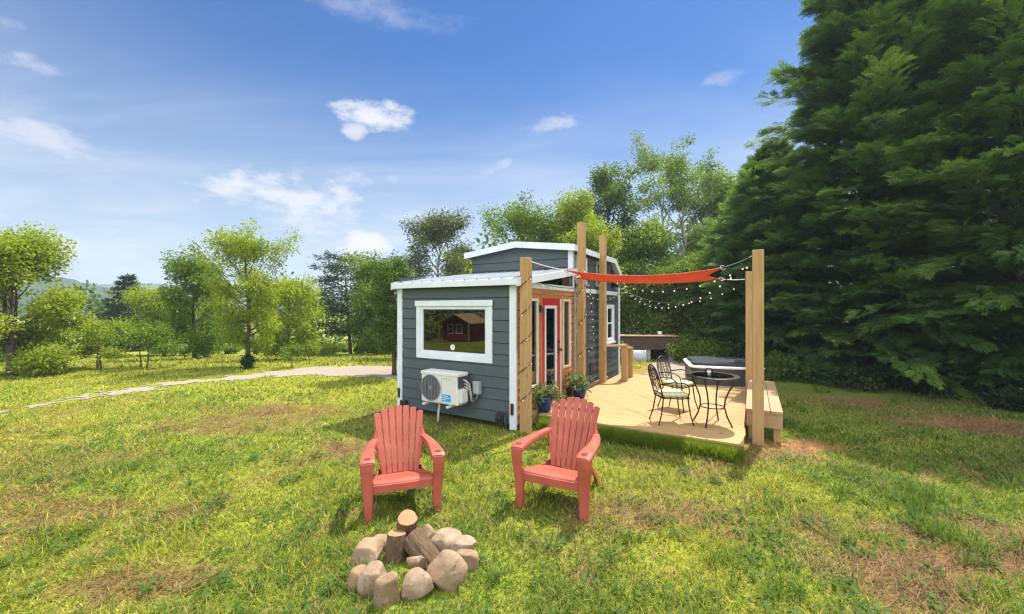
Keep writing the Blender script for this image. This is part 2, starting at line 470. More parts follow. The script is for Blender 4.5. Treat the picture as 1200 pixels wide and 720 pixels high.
# ------------------------------------------------------------------ ground
def gz(X, Y):
    X = np.asarray(X, float); Y = np.asarray(Y, float)
    left = 1-sstep(0, 7, X)
    fall = np.where(Y > 13, (np.minimum(Y, 42)-13)*.075, 0)*left
    fl = np.clip(-X-15, 0, 20)*.09
    b = (fbm(X*.6, Y*.6, 3)-.5)*.07+(fbm(X*2.3, Y*2.3, 9, 2)-.5)*.03
    hx_, hy_ = toH(X, Y)
    dx = np.maximum(np.maximum(-2.8-hx_, hx_-3.7), 0); dy = np.maximum(np.maximum(-.3-hy_, hy_-6.2), 0)
    away = np.clip(np.hypot(dx, dy)/1.2, 0, 1)
    return -np.maximum(fall, fl)+b*away
def gz1(x, y): return float(gz(x, y))

DRY = [(180, 662, .55, .30, 1.0), (60, 600, .8, .25, .8), (330, 487, 1.3, .5, .75), (250, 500, 1.2, .4, .55), (150, 530, 1.0, .3, .6), (20, 620, .5, .2, .6),
       (1120, 655, .95, .36, 1.5), (1050, 690, .7, .28, 1.1), (1190, 630, .6, .3, .9), (955, 524, .55, .22, 1.1), (1130, 500, .9, .5, .9),
       (870, 540, .6, .3, .6), (1000, 470, .9, .6, .55), (540, 640, .3, .2, .4), (780, 610, .8, .25, .35), (420, 520, .6, .2, .5), (380, 620, .4, .2, .35), (660, 690, .5, .2, .3), (240, 590, .7, .2, .6)]
def dryness(X, Y):
    s = np.zeros_like(X)
    for px, py, rx, ry, a in DRY:
        cx, cy, _ = gp(px, py)
        wx = X+(fbm(X*2.2, Y*2.2, 21)-.5)*1.1; wy = Y+(fbm(X*2.2, Y*2.2, 33)-.5)*1.1
        s = np.maximum(s, a*np.exp(-((wx-cx)/rx)**2-((wy-cy)/ry)**2))
    n = fbm(X*.9, Y*1.1, 5); n2 = fbm(X*4.5, Y*4.5, 15, 3)
    near = 1-sstep(7, 11, Y)
    d = s*1.0+(n-.485)*1.25*near+(n2-.5)*.65*near
    return np.clip(d, 0, 1)
def clayness(X, Y):
    s = np.zeros_like(X)
    for px, py, rx, ry, a in [(950, 524, .6, .22, 1.4), (1140, 495, .9, .3, 1.1), (1100, 650, .6, .2, .45), (1010, 470, .5, .4, .35), (760, 505, .5, .15, .35), (770, 434, 1.6, 1.1, .8), (640, 500, .3, .12, .6)]:
        cx, cy, _ = gp(px, py)
        s = np.maximum(s, a*np.exp(-((X-cx)/rx)**2-((Y-cy)/ry)**2))
    return np.clip(s*(.55+.9*fbm(X*3, Y*3, 44)), 0, 1)
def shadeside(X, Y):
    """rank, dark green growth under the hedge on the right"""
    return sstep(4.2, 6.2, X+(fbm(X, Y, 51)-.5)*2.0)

# driveway centre line and half width
DW = [(520, 437, 1.2), (455, 436, 1.3), (400, 433, 1.25), (350, 436, .9), (300, 441, .7), (240, 447, .6), (180, 455, .5), (120, 463, .42), (50, 475, .35), (-60, 492, .3)]
DWP = [(gp(a, b)[0], gp(a, b)[1], w*(.88 if a > 340 else .78)) for a, b, w in DW]
def drive(X, Y):
    best = np.full(np.shape(X), -9.0)
    for (x0, y0, w0), (x1, y1, w1) in zip(DWP[:-1], DWP[1:]):
        dx, dy = x1-x0, y1-y0; tt = np.clip(((X-x0)*dx+(Y-y0)*dy)/(dx*dx+dy*dy), 0, 1)
        d = np.hypot(X-(x0+tt*dx), Y-(y0+tt*dy)); best = np.maximum(best, (w0+(w1-w0)*tt)-d)
    return best

def build_ground():
    def axis(lo, hi, d, far_lo, far_hi):
        a = list(np.arange(lo, hi+1e-6, d)); s = d; x = hi
        while x < far_hi: s *= 1.25; x += s; a.append(x)
        s = d; x = lo; pre = []
        while x > far_lo: s *= 1.25; x -= s; pre.append(x)
        return np.array(pre[::-1]+a)
    xs = axis(-17, 14, .12, -1000, 1000); ys = axis(.8, 17, .12, -300, 1000)
    X, Y = np.meshgrid(xs, ys, indexing='ij'); Z = gz(X, Y)
    ni, nj = X.shape
    V = np.stack([X, Y, Z], -1).reshape(-1, 3)
    i = np.arange(ni-1)[:, None]*nj+np.arange(nj-1)[None]; F = np.stack([i, i+nj, i+nj+1, i+1], -1).reshape(-1, 4)
    m, t, p = new_mat('lawn_ground')
    ad = t.add('ShaderNodeAttribute', attribute_name='Col').outputs['Color']
    sp = t.add('ShaderNodeSeparateColor'); t.set(sp.inputs[0], ad); dry, clay, shade = sp.outputs
    po = t.add('ShaderNodeNewGeometry').outputs['Position']
    f = t.noise(po, 1.1, 8, .62); f2 = t.noise(po, 22, 6, .7); f3 = t.noise(po, .28, 4)
    g = t.ramp(f, [(.3, (.13, .19, .016)), (.52, (.22, .27, .022)), (.72, (.33, .33, .032))])
    g = t.mix(t.ramp(f3, [(.4, (0, 0, 0)), (.65, (.45, .45, .45))]), g, (.42, .38, .035))
    g = t.mix(t.ramp(f2, [(.35, (.45, .45, .45)), (.6, (0, 0, 0))]), g, (.085, .10, .02))
    st = t.ramp(f2, [(.3, (.09, .052, .024)), (.5, (.19, .115, .055)), (.75, (.32, .21, .11))])
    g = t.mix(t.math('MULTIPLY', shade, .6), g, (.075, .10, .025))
    g = t.mix(dry, g, st)
    g = t.mix(clay, g, t.ramp(f2, [(.3, (.24, .10, .04)), (.7, (.44, .22, .10))]))
    t.set(p.inputs['Base Color'], g); p.inputs['Roughness'].default_value = .95; p.inputs['Specular IOR Level'].default_value = .15
    t.set(p.inputs['Normal'], t.bump(t.math('ADD', f2, f), .7, .04)); MATS['lawn_ground'] = m
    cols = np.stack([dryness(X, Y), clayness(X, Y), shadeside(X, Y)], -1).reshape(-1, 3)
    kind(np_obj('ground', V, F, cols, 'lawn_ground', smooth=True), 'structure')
    # gravel drive, a sheet just above the ground with a ragged edge
    m, t, p = new_mat('gravel')
    po = t.add('ShaderNodeNewGeometry').outputs['Position']
    f = t.noise(po, 2.0, 6); f2 = t.noise(po, 45, 4, .8)
    c = t.ramp(f2, [(.3, (.17, .14, .105)), (.55, (.31, .265, .21)), (.75, (.48, .42, .35))])
    c = t.mix(t.ramp(f, [(.5, (0, 0, 0)), (.75, (.6, .6, .6))]), c, (.36, .25, .16))
    t.set(p.inputs['Base Color'], c); p.inputs['Roughness'].default_value = .95
    t.set(p.inputs['Normal'], t.bump(f2, .6, .02)); MATS['gravel'] = m
    def patch(name, xs, ys, inside):
        X, Y = np.meshgrid(xs, ys, indexing='ij'); ni, nj = X.shape
        e = inside(X, Y)
        Z = gz(X, Y)+.012
        V = np.stack([X, Y, Z], -1).reshape(-1, 3); i = np.arange(ni-1)[:, None]*nj+np.arange(nj-1)[None]
        F = np.stack([i, i+nj, i+nj+1, i+1], -1).reshape(-1, 4)
        keep = (e.reshape(-1)[F] > 0).all(1); F = F[keep]
        u, inv = np.unique(F, return_inverse=True)
        return kind(np_obj(name, V[u], inv.reshape(F.shape), None, 'gravel'), 'structure')
    patch('driveway', np.arange(-12, -.5, .06), np.arange(6, 15.5, .06), lambda X, Y: drive(X, Y)+(fbm(X*3, Y*3, 61)-.5)*.9+(fbm(X*14, Y*14, 62)-.5)*(.4+1.1*sstep(-6.5, -10, X)))
    def yard(X, Y):
        a, b = toH(X, Y)
        return np.minimum.reduce([b-4.6, 10.5-b, a-.2, 3.3-a])+(fbm(X*1.5, Y*1.5, 71)-.5)*1.6+(fbm(X*9, Y*9, 72)-.5)*.4
    patch('gravel_yard', np.arange(1, 11, .07), np.arange(8, 18, .07), yard)
build_ground()

STONES = []   # (x, y, r) kept free of grass; filled before the grass is sown
def on_built(X, Y, pad=0.0):
    a, b = toH(X, Y)
    m = (a > -2.47-pad) & (a < .16+pad) & (b > -.02-pad) & (b < 5.6)
    m |= (a > 0-pad) & (a < 3.05+pad) & (b > .45-pad) & (b < 5.3)
    return m

def build_grass():
    rng = np.random.default_rng(11)
    tv = np.array([[0, -.5, 0], [0, .5, 0], [.55, -.42, .10], [.55, .42, .10], [1.0, -.06, .34], [1.0, .06, .34]])
    tf = np.array([[0, 1, 3, 2], [2, 3, 5, 4]])
    Vs = []; Fs = []; Cs = []; off = 0
    def emit(pos, xd, up, ln, wd, col):
        nonlocal off
        V, F = scatter(tv, tf, pos, xd, up, ln, wd/ln)
        Vs.append(V); Fs.append(F+off); off += len(V); Cs.append(np.repeat(col, len(tv), 0))
    def band(y0, y1, dens, h0, h1, w0, w1):
        area_w = 1.42*(y1+y0)+3.6; n = int(dens*(y1-y0)*area_w)
        Y = rng.uniform(y0, y1, n); X = rng.uniform(-1, 1, n)*(1.42*Y+1.8)
        d = dryness(X, Y); cl = clayness(X, Y); sh = shadeside(X, Y)
        cover = fbm(X*5, Y*5, 77, 3)
        keep = rng.random(n) < np.clip(1.25-d*.9-cl*1.1+(cover-.5)*1.6, .03, 1)*(1-.35*sh)
        keep &= ~on_built(X, Y); keep &= (drive(X, Y)+(fbm(X*3, Y*3, 61)-.5)*.9) < .04
        a, b = toH(X, Y); keep &= ~((a > .1) & (a < 6) & (b > 5.2) & (b < 10) & (rng.random(n) < .96))
        for sx, sy, sr in STONES: keep &= np.hypot(X-sx, Y-sy) > sr
        X, Y, d, cl, sh, cover = [q[keep] for q in (X, Y, d, cl, sh, cover)]; n = len(X)
        pos = np.stack([X, Y, gz(X, Y)-.004], 1)
        az = rng.uniform(0, 2*PI, n); lean = rng.beta(1.6, 1.6, n)*1.05+.12+d*.35
        xd = np.stack([np.cos(az)*np.sin(lean), np.sin(az)*np.sin(lean), np.cos(lean)], 1)
        up = np.stack([np.cos(az), np.sin(az), -np.full(n, .5)], 1)
        patch_ = fbm(X*1.3, Y*1.3, 81); tall = fbm(X*2.6, Y*2.6, 88, 3)
        ln = rng.uniform(h0, h1, n)*(.6+.7*np.clip((tall-.3)*2.0, 0, 1.1))*(1-.35*d)
        wd = rng.uniform(w0, w1, n)
        g0 = np.array([.09, .16, .024]); g1 = np.array([.18, .25, .034]); g2 = np.array([.34, .35, .048]); straw = np.array([.50, .36, .16]); dk = np.array([.07, .125, .018])
        m = np.clip(patch_*1.7-.35+rng.normal(0, .22, n), 0, 1)[:, None]
        c = g0*(1-m)+g1*m; r = rng.random(n)[:, None]
        yl = np.clip((fbm(X*.7, Y*.7, 91)-.40)*2.4+sstep(6.0, 10.5, Y)*.75, 0, .9)[:, None]; c = np.where(r < .75*yl, g2*(.75+.5*rng.random((n, 1))), c)
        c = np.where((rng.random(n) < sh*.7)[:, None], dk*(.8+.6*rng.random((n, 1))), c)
        c = c*np.exp(rng.normal(0, .28, n))[:, None]
        c = np.where((rng.random(n) < .11+d*.8)[:, None], straw*(.55+.6*rng.random((n, 1))), c)
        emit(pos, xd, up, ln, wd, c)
    band(.9, 2.1, 1800, .045, .105, .0045, .008)
    band(2.1, 3.4, 5200, .045, .105, .0035, .007)
    band(3.4, 5.2, 3000, .05, .11, .005, .009)
    band(5.2, 8.0, 1250, .05, .11, .007, .013)
    band(8.0, 13.0, 420, .05, .11, .012, .022)
    band(13.0, 22.0, 90, .07, .16, .03, .05)
    # flat dead straw on the bare patches
    n = 150000; Y = rng.uniform(2.2, 8.5, n)**1.0; X = rng.uniform(-1, 1, n)*(1.42*Y+.6); d = dryness(X, Y)
    k = (rng.random(n) < d*1.1-.08) & ~on_built(X, Y); X, Y = X[k], Y[k]; n = len(X)
    az = rng.normal(.5, .9, n); pos = np.stack([X, Y, gz(X, Y)+rng.uniform(.003, .03, n)], 1)
    xd = np.stack([np.cos(az), np.sin(az), rng.normal(0, .10, n)], 1); up = np.tile([0., 0, 1], (n, 1))
    emit(pos, xd, up, rng.uniform(.04, .14, n), rng.uniform(.0025, .005, n)*(1+Y*.12), np.array([.36, .225, .11])*(.2+.9*rng.random((n, 1))))
    # clover and plantain rosettes
    n = 420; cy_ = rng.uniform(2.3, 6.5, n); cx_ = rng.uniform(-1, 1, n)*(1.35*cy_+.3); k = ~on_built(cx_, cy_, .05)
    for sx, sy, sr in STONES: k &= np.hypot(cx_-sx, cy_-sy) > sr+.05
    cx_, cy_ = cx_[k], cy_[k]; q = 14; n = len(cx_)*q
    X = np.repeat(cx_, q)+rng.normal(0, .05, n); Y = np.repeat(cy_, q)+rng.normal(0, .05, n); az = rng.uniform(0, 2*PI, n)
    xd = np.stack([np.cos(az), np.sin(az), rng.uniform(.1, .7, n)], 1); up = np.tile([0., 0, 1], (n, 1))
    V, F = scatter(LEAF_V, LEAF_F, np.stack([X, Y, gz(X, Y)+rng.uniform(.02, .05, n)], 1), xd, up, rng.uniform(.025, .055, n), rng.uniform(.9, 1.6, n))
    m = rng.random((n, 1)); Vs.append(V); Fs.append(F+off); off += len(V); Cs.append(np.repeat(np.array([.045, .11, .02])*(1-m)+np.array([.13, .20, .04])*m, 4, 0))
    # rank tufts
    spots = [(1085, 605, 26, .34), (1110, 590, 24, .36), (1060, 590, 22, .3), (1150, 660, 22, .3), (1130, 640, 24, .33), (980, 580, 20, .22), (1010, 560, 20, .25),
             (940, 505, 20, .3), (925, 500, 22, .3), (30, 650, 14, .2), (10, 660, 16, .2), (880, 575, 16, .2), (960, 620, 18, .2), (1020, 520, 16, .28), (930, 480, 16, .32),
             (1075, 545, 16, .3), (960, 460, 14, .4), (1120, 560, 18, .3), (360, 640, 14, .16), (300, 690, 14, .17), (700, 640, 12, .15), (850, 660, 14, .18), (590, 690, 14, .15),
             (735, 700, 14, .16), (930, 690, 16, .2), (420, 705, 14, .15), (1170, 560, 18, .32), (1050, 470, 12, .4), (622, 500, 16, .26), (640, 497, 16, .2), (612, 505, 10, .2)]
    X = []; Y = []; L = []
    for px, py, nb, hh in spots:
        cx, cy, _ = gp(px, py)
        for k in range(5):
            ox, oy = rng.normal(0, .17, 2)
            for q in range(nb): X.append(cx+ox+rng.normal(0, .025)); Y.append(cy+oy+rng.normal(0, .025)); L.append(hh*.72*rng.uniform(.5, 1.15))
    X, Y, L = map(np.array, (X, Y, L)); k = ~on_built(X, Y); X, Y, L = X[k], Y[k], L[k]; n = len(X)
    az = rng.uniform(0, 2*PI, n); lean = rng.uniform(.1, 1.0, n)
    xd = np.stack([np.cos(az)*np.sin(lean), np.sin(az)*np.sin(lean), np.cos(lean)], 1); up = np.stack([np.cos(az), np.sin(az), -np.full(n, .5)], 1)
    m = rng.random((n, 1)); emit(np.stack([X, Y, gz(X, Y)], 1), xd, up, L, rng.uniform(.006, .011, n), np.array([.06, .13, .02])*(1-m)+np.array([.17, .24, .04])*m)
    # the unmown strip of bright grass along the front of the deck
    n = 24000; a = rng.uniform(.25, 3.0, n); b = .445-rng.beta(1.0, 2.6, n)*.22
    P = [H(x, y) for x, y in zip(a, b)]; pos = np.array([[p.x, p.y, 0] for p in P]); pos[:, 2] = gz(pos[:, 0], pos[:, 1])-.005
    az = rng.uniform(0, 2*PI, n); lean = rng.uniform(.05, .55, n)
    xd = np.stack([np.cos(az)*np.sin(lean), np.sin(az)*np.sin(lean), np.cos(lean)], 1); up = np.stack([np.cos(az), np.sin(az), -np.full(n, .5)], 1)
    m = rng.random((n, 1)); emit(pos, xd, up, rng.uniform(.10, .23, n), rng.uniform(.005, .010, n), np.array([.13, .21, .02])*(1-m)+np.array([.25, .33, .03])*m)
    kind(np_obj('grass', np.concatenate(Vs), np.concatenate(Fs), np.concatenate(Cs), 'grass_blade'), 'stuff', 'mown lawn grass with dry straw patches')

# ------------------------------------------------------------------ the tiny house
HW, HL, ZB = 2.47, 5.55, .10
house = thing('tiny_house', 'slate grey tiny house on wheels with white trim and cedar entrance beside deck', 'tiny house', HO, HA)

def course_wall(mb, along, z0, z1, opens, P, exp=.178, lip=.018, top=.002):
    """lap boards on a wall; P(a, out, z) maps along/outward/up to a point; opens = [(a0,a1,z0,z1)]"""
    zs = [z0]
    while zs[-1]+exp < z1-.02: zs.append(zs[-1]+exp)
    zs.append(z1)
    for za, zc in zip(zs[:-1], zs[1:]):
        cuts = sorted({za, zc, *[z for o in opens for z in (o[2], o[3]) if za < z < zc]})
        for ca, cb in zip(cuts[:-1], cuts[1:]):
            zm = (ca+cb)/2; iv = [(along[0], along[1])]
            for o in opens:
                if o[2] < zm < o[3]:
                    nv = []
                    for s, e in iv:
                        if o[0] > s: nv.append((s, min(e, o[0])))
                        if o[1] < e: nv.append((max(s, o[1]), e))
                    iv = [q for q in nv if q[1]-q[0] > 1e-4]
            fa = (ca-za)/exp; fb = (cb-za)/exp
            oa = lip+(top-lip)*fa; ob = lip+(top-lip)*fb
            for s, e in iv:
                c0 = ca+(.009 if ca == za else 0)
                vs = [P(s, oa, c0), P(e, oa, c0), P(e, ob, cb), P(s, ob, cb), P(s, -.02, c0), P(e, -.02, c0), P(e, -.02, cb), P(s, -.02, cb)]
                mb.add(vs, [(0, 1, 2, 3), (4, 5, 1, 0), (4, 7, 6, 5), (0, 3, 7, 4), (1, 5, 6, 2), (3, 2, 6, 7)])

def build_house():
    pe = lambda a, o, z: (a, -o, z)            # near end wall, along x
    pl = lambda a, o, z: (o, a, z)             # long wall over the deck, along y
    pb = lambda a, o, z: (-HW-o, a, z)         # far long side
    pr = lambda a, o, z: (a, HL+o, z)
    # near end with its picture window
    WX0, WX1, WZ0, WZ1 = -1.93, -.50, 1.10, 1.93
    mb = MB(); course_wall(mb, (-HW+.09, -.09), ZB, 2.27, [(WX0, WX1, WZ0, WZ1)], pe); mb.build('end_wall', 'siding', house)
    # long wall, grey part, with a small sash window
    mb = MB(); course_wall(mb, (2.40, HL-.07), ZB, 2.22, [(4.48, 4.98, 1.10, 1.92)], pl); mb.build('side_wall', 'siding', house)
    mb = MB(); course_wall(mb, (.0, HL), ZB, 2.45, [], pb); course_wall(mb, (-HW, 0), ZB, 2.55, [], pr); mb.build('rear_wall', 'siding', house)
    # cedar entrance wall
    mb = MB(); course_wall(mb, (.032, 2.36), ZB, 2.22, [(.38, .70, .62, 2.02), (.86, 1.60, .22, 2.06), (1.80, 2.10, .78, 2.03)], pl, .135, .016, .006)
    mb.build('cedar_wall', 'cedar_y', house)
    # loft walls
    mb = MB(); course_wall(mb, (-HW+.0, -.06), 2.36, 3.09, [], lambda a, o, z: (a, 2.25-o, z))
    n0 = len(mb.v); mb.add([(-HW, 2.246, 3.09), (0, 2.246, 3.09), (-HW/2, 2.246, 3.24)], [(0, 1, 2)])
    course_wall(mb, (2.25, 4.85), 2.32, 3.07, [(2.42, 3.02, 2.42, 2.95), (3.72, 4.32, 2.42, 2.95)], pl)
    course_wall(mb, (2.25, 4.85), 2.32, 3.07, [], pb)
    mb.build('loft_wall', 'siding', house)
    # floor / under-frame, inside lining
    mb = MB(); mb.box(-HW+.03, -.03, .03, HL-.03, ZB-.0, .19); mb.build('floor_frame', 'black_metal', house)
    mb = MB(); mb.box(-HW+.04, -.04, 3.4, 3.46, .2, 2.3); mb.box(-HW+.03, -HW+.05, .05, 3.4, .2, 2.2)
    mb.box(-HW+.06, -.06, .06, 3.4, .192, .21); mb.build('interior_lining', 'interior', house)
    mb = MB(); mb.box(-1.8, -.8, 2.3, 3.3, .21, 1.1); mb.box(-2.3, -1.2, .5, 1.3, .21, .62); mb.build('interior_furniture', 'interior', house)
    # white corner boards and belt line
    mb = MB()
    for x0, x1, y0, y1, z0, z1 in [(-.09, .028, -.028, .0, .03, 2.27), (0, .024, 0, .03, .03, 2.27), (-HW-.028, -HW+.09, -.028, 0, .03, 2.27), (-HW-.028, -HW, 0, .09, .03, 2.27),
                                   (.001, .030, HL-.08, HL+.03, .06, 2.45), (.002, .034, 2.36, 2.42, ZB, 2.22), (-.07, .032, 2.215, 2.25, 2.62, 3.10), (.0, .031, 2.25, 2.33, 2.32, 3.10),
                                   (.0, .036, .09, HL-.085, 2.222, 2.318)]:
        mb.box(x0, x1, y0, y1, z0, z1)
    mb.build('corner_trim', 'white_trim', house, .004)
    # low shed roof over the near end
    def zr(y): return 2.300+(y+.12)*(2.63-2.300)/2.37
    mb = MB()
    for (ya, yb) in [(-.12, 2.24)]:
        vs = [(x, y, zr(y)+d) for d in (0, .045) for y in (ya, yb) for x in (-HW-.045, .10)]
        mb.add(vs, [(0, 2, 3, 1), (4, 5, 7, 6), (0, 1, 5, 4), (2, 6, 7, 3), (0, 4, 6, 2), (1, 3, 7, 5)])
        nr = 12
        for k in range(nr):
            x = -HW-.015+(HW+.075)*k/(nr-1)
            mb.beam((x, ya-.012, zr(ya)+.055), (x, yb, zr(yb)+.055), .035, .028)
    mb.build('shed_roof', 'roof_metal', house)
    mb = MB()
    mb.box(-HW-.06, .115, -.145, -.121, 2.245, 2.338)
    for x0, x1 in ((.101, .125), (-HW-.070, -HW-.046)):
        vs = [(x, y, zr(y)+d) for d in (-.075, .05) for y in (-.145, 2.24) for x in (x0, x1)]
        mb.add(vs, [(0, 2, 3, 1), (4, 5, 7, 6), (0, 1, 5, 4), (2, 6, 7, 3), (0, 4, 6, 2), (1, 3, 7, 5)])
    mb.build('roof_fascia', 'white_trim', house, .004)
    mb = MB(); vs = [(x, y, z) for x in (-HW-.04, .10) for y, z in ((-.12, zr(-.12)-.004), (2.24, zr(2.24)-.004), (2.24, zr(2.24)-.03), (-.12, zr(-.12)-.03))]
    mb.add(vs, [(0, 1, 2, 3), (7, 6, 5, 4), (0, 4, 5, 1), (2, 6, 7, 3), (0, 3, 7, 4), (1, 5, 6, 2)]); mb.build('roof_soffit', 'white_trim', house)
    # slanted window between the belt line and the shed roof
    cw = MB(); cw.add([(.01, .35, 2.32), (.01, 2.22, 2.32), (.01, 2.22, zr(2.22)-.035), (.01, .35, zr(.35)-.03), (-.005, .35, 2.32), (-.005, 2.22, 2.32), (-.005, 2.22, zr(2.22)-.035), (-.005, .35, zr(.35)-.03)],
               [(0, 1, 2, 3), (7, 6, 5, 4), (0, 4, 5, 1), (1, 5, 6, 2), (2, 6, 7, 3), (3, 7, 4, 0)])
    w = cw.build('clerestory_window', 'window_glass', house)
    mb = MB(); mb.box(.012, .03, .09, .35, 2.32, 2.345); mb.beam((.02, .36, 2.335), (.02, 2.22, zr(2.22)-.045), .02, .03); mb.build('frame', 'white_trim', w)
    # loft roof: shallow gable, then a slope down to the far end
    y0, y1, yE = 2.12, 4.85, 5.68; ze, zrg = 3.085, 3.245; xl, xr = -HW-.10, .10; xm = -HW/2
    mb = MB()
    def slab(q, th):
        vs = [Vector(p) for p in q]+[Vector(p)+Vector((0, 0, th)) for p in q]
        mb.add(vs, [(3, 2, 1, 0), (4, 5, 6, 7), (0, 1, 5, 4), (1, 2, 6, 5), (2, 3, 7, 6), (3, 0, 4, 7)])
    slab([(xm, y0, zrg), (xr, y0, ze), (xr, y1, ze), (xm, y1, zrg)], .05); slab([(xl, y0, ze), (xm, y0, zrg), (xm, y1, zrg), (xl, y1, ze)], .05)
    slab([(xl, y1, ze-.01), (xm, y1, ze-.01), (xm, yE, 2.56), (xl, yE, 2.56)], .05); slab([(xm, y1, ze-.01), (xr, y1, ze-.01), (xr, yE, 2.56), (xm, yE, 2.56)], .05)
    mb.add([(xl+.1, y1, ze), (xr-.1, y1, ze), (xm, y1, zrg+.02)], [(0, 1, 2)])
    mb.build('loft_roof', 'roof_metal', house)
    mb = MB()
    for xa, xb, za, zb_ in ((xl-.02, xm, ze, zrg), (xm, xr+.02, zrg, ze)):
        vs = [(x, y, z+d) for d in (-.06, .07) for y in (y0-.026, y0-.002) for x, z in ((xa, za), (xb, zb_))]
        mb.add(vs, [(0, 2, 3, 1), (4, 5, 7, 6), (0, 1, 5, 4), (2, 6, 7, 3), (0, 4, 6, 2), (1, 3, 7, 5)])
    for x0, x1 in ((xr+.002, xr+.024), (xl-.024, xl-.002)):
        mb.box(x0, x1, y0-.02, y1+.02, ze-.06, ze+.06)
        mb.beam(((x0+x1)/2+.003, y1, ze-.005), ((x0+x1)/2+.003, yE+.02, 2.565), .022, .12, (1, 0, 0) if False else (0, 0, 1))
    mb.build('loft_fascia', 'white_trim', house, .004)
    # dark triangular pane under the rear slope
    mb = MB(); q = [(y, z) for y, z in ((4.88, 2.35), (5.42, 2.35), (5.42, 2.62), (4.88, 2.98))]
    mb.add([(.012, y, z) for y, z in q]+[(-.01, y, z) for y, z in q], [(0, 1, 2, 3), (7, 6, 5, 4), (0, 4, 5, 1), (1, 5, 6, 2), (2, 6, 7, 3), (3, 7, 4, 0)])
    mb.build('clerestory_window', 'window_glass', house)
    mb = MB(); q = [(y, z) for y, z in ((4.8, 2.31), (5.54, 2.31), (5.54, 2.60), (4.8, 3.06))]
    mb.add([(-.012, y, z) for y, z in q]+[(-.03, y, z) for y, z in q], [(0, 1, 2, 3), (7, 6, 5, 4), (0, 4, 5, 1), (1, 5, 6, 2), (2, 6, 7, 3), (3, 7, 4, 0)])
    mb.build('loft_end_wall', 'siding', house)

    # --- windows
    def frame_rect(mb, P, a0, a1, z0, z1, w, o0, o1, wt=None, wb=None):
        wt = wt or w; wb = wb or w
        def bx(a, b, c, d):
            p0 = P(a, o0, c); p1 = P(b, o1, d)
            mb.box(min(p0[0], p1[0]), max(p0[0], p1[0]), min(p0[1], p1[1]), max(p0[1], p1[1]), c, d)
        bx(a0, a0+w, z0+wb, z1-wt); bx(a1-w, a1, z0+wb, z1-wt); bx(a0, a1, z1-wt, z1); bx(a0, a1, z0, z0+wb)
    def pane(P, a0, a1, z0, z1, o, parent, mat='window_glass'):
        mb = MB(); p0 = P(a0, o-.004, z0); p1 = P(a1, o, z1)
        mb.box(min(p0[0], p1[0]), max(p0[0], p1[0]), min(p0[1], p1[1]), max(p0[1], p1[1]), z0, z1)
        return mb.build('pane', mat, parent)
    # picture window
    mb = MB(); frame_rect(mb, pe, -2.02, -.41, 1.02, 2.02, .095, -.01, .034, .10, .095); mb.box(-2.04, -.39, -.050, -.034, 1.93, 2.025)
    w = mb.build('picture_window', 'white_trim', house, .004)
    mb = MB(); frame_rect(mb, pe, -1.925, -.505, 1.115, 1.92, .045, -.03, .018); mb.build('sash', 'white_trim', w, .003)
    pane(pe, -1.88, -.55, 1.16, 1.875, -.006, w)
    mb = MB(); mb.add([(-1.22+.048*math.cos(a), -.0015, 1.235+.048*math.sin(a)) for a in np.linspace(0, 2*PI, 25)[:-1]]+[(-1.22+.048*math.cos(a), .0015, 1.235+.048*math.sin(a)) for a in np.linspace(0, 2*PI, 25)[:-1]],
                      [tuple(range(24)), tuple(range(47, 23, -1))]+[(k, (k+1) % 24, 24+(k+1) % 24, 24+k) for k in range(24)])
    st = mb.build('round_sticker', 'paper_white', w)
    st.location.y = -.001
    mb = MB(); mb.beam((-1.245, -.004, 1.235), (-1.195, -.004, 1.235), .002, .012); mb.beam((-1.235, -.004, 1.255), (-1.205, -.004, 1.255), .002, .008); mb.beam((-1.235, -.004, 1.212), (-1.205, -.004, 1.212), .002, .008)
    mb.build('sticker_mark', 'ac_grey', w)
    def curtain(x0, x1, y, m, z0=1.05, z1=2.1):
        g = []
        for i in range(25):
            x = x0+(x1-x0)*i/24; yy = y+.022*math.sin(i*1.9)
            g.append([(x, yy, z0), (x, yy, (z0+z1)/2), (x, yy, z1)])
        MB().sheet(g, .006).build('curtain', m, house, smooth=True)
    curtain(-2.0, -1.76, .10, 'curtain_pale'); curtain(-1.77, -1.60, .12, 'curtain_teal'); curtain(-.76, -.45, .10, 'curtain_green')
    # small sash window by the far end
    mb = MB(); frame_rect(mb, pl, 4.42, 5.04, 1.04, 1.98, .075, -.01, .036); mb.box(.0, .06, 4.38, 5.08, 1.0, 1.04)
    w = mb.build('sash_window', 'white_trim', house, .004)
    mb = MB(); frame_rect(mb, pl, 4.495, 4.965, 1.115, 1.905, .03, -.03, .02); mb.box(-.02, .016, 4.525, 4.935, 1.49, 1.53); mb.build('sash', 'white_trim', w, .003)
    pane(pl, 4.525, 4.935, 1.145, 1.49, -.004, w); pane(pl, 4.525, 4.935, 1.53, 1.875, -.004, w)
    # tall narrow windows either side of the door
    for a0, a1, z0, z1 in ((.38, .70, .62, 2.02), (1.80, 2.10, .78, 2.03)):
        mb = MB(); frame_rect(mb, pl, a0-.035, a1+.035, z0-.035, z1+.035, .042, -.02, .030)
        w = mb.build('tall_window', 'cream_trim', house, .004); pane(pl, a0+.007, a1-.007, z0+.007, z1-.007, -.002, w)
    # loft windows
    for a0, a1 in ((2.42, 3.02), (3.72, 4.32)):
        mb = MB(); frame_rect(mb, pl, a0-.03, a1+.03, 2.39, 2.98, .06, -.02, .034)
        w = mb.build('loft_window', 'white_trim', house, .004); pane(pl, a0+.03, a1-.03, 2.45, 2.92, -.002, w)
    # door: cedar casing, red leaf with a full pane and pale bead
    mb = MB(); frame_rect(mb, pl, .80, 1.66, .20, 2.13, .06, -.02, .030, .065, .02); mb.build('door_casing', 'cedar_z', house, .004)
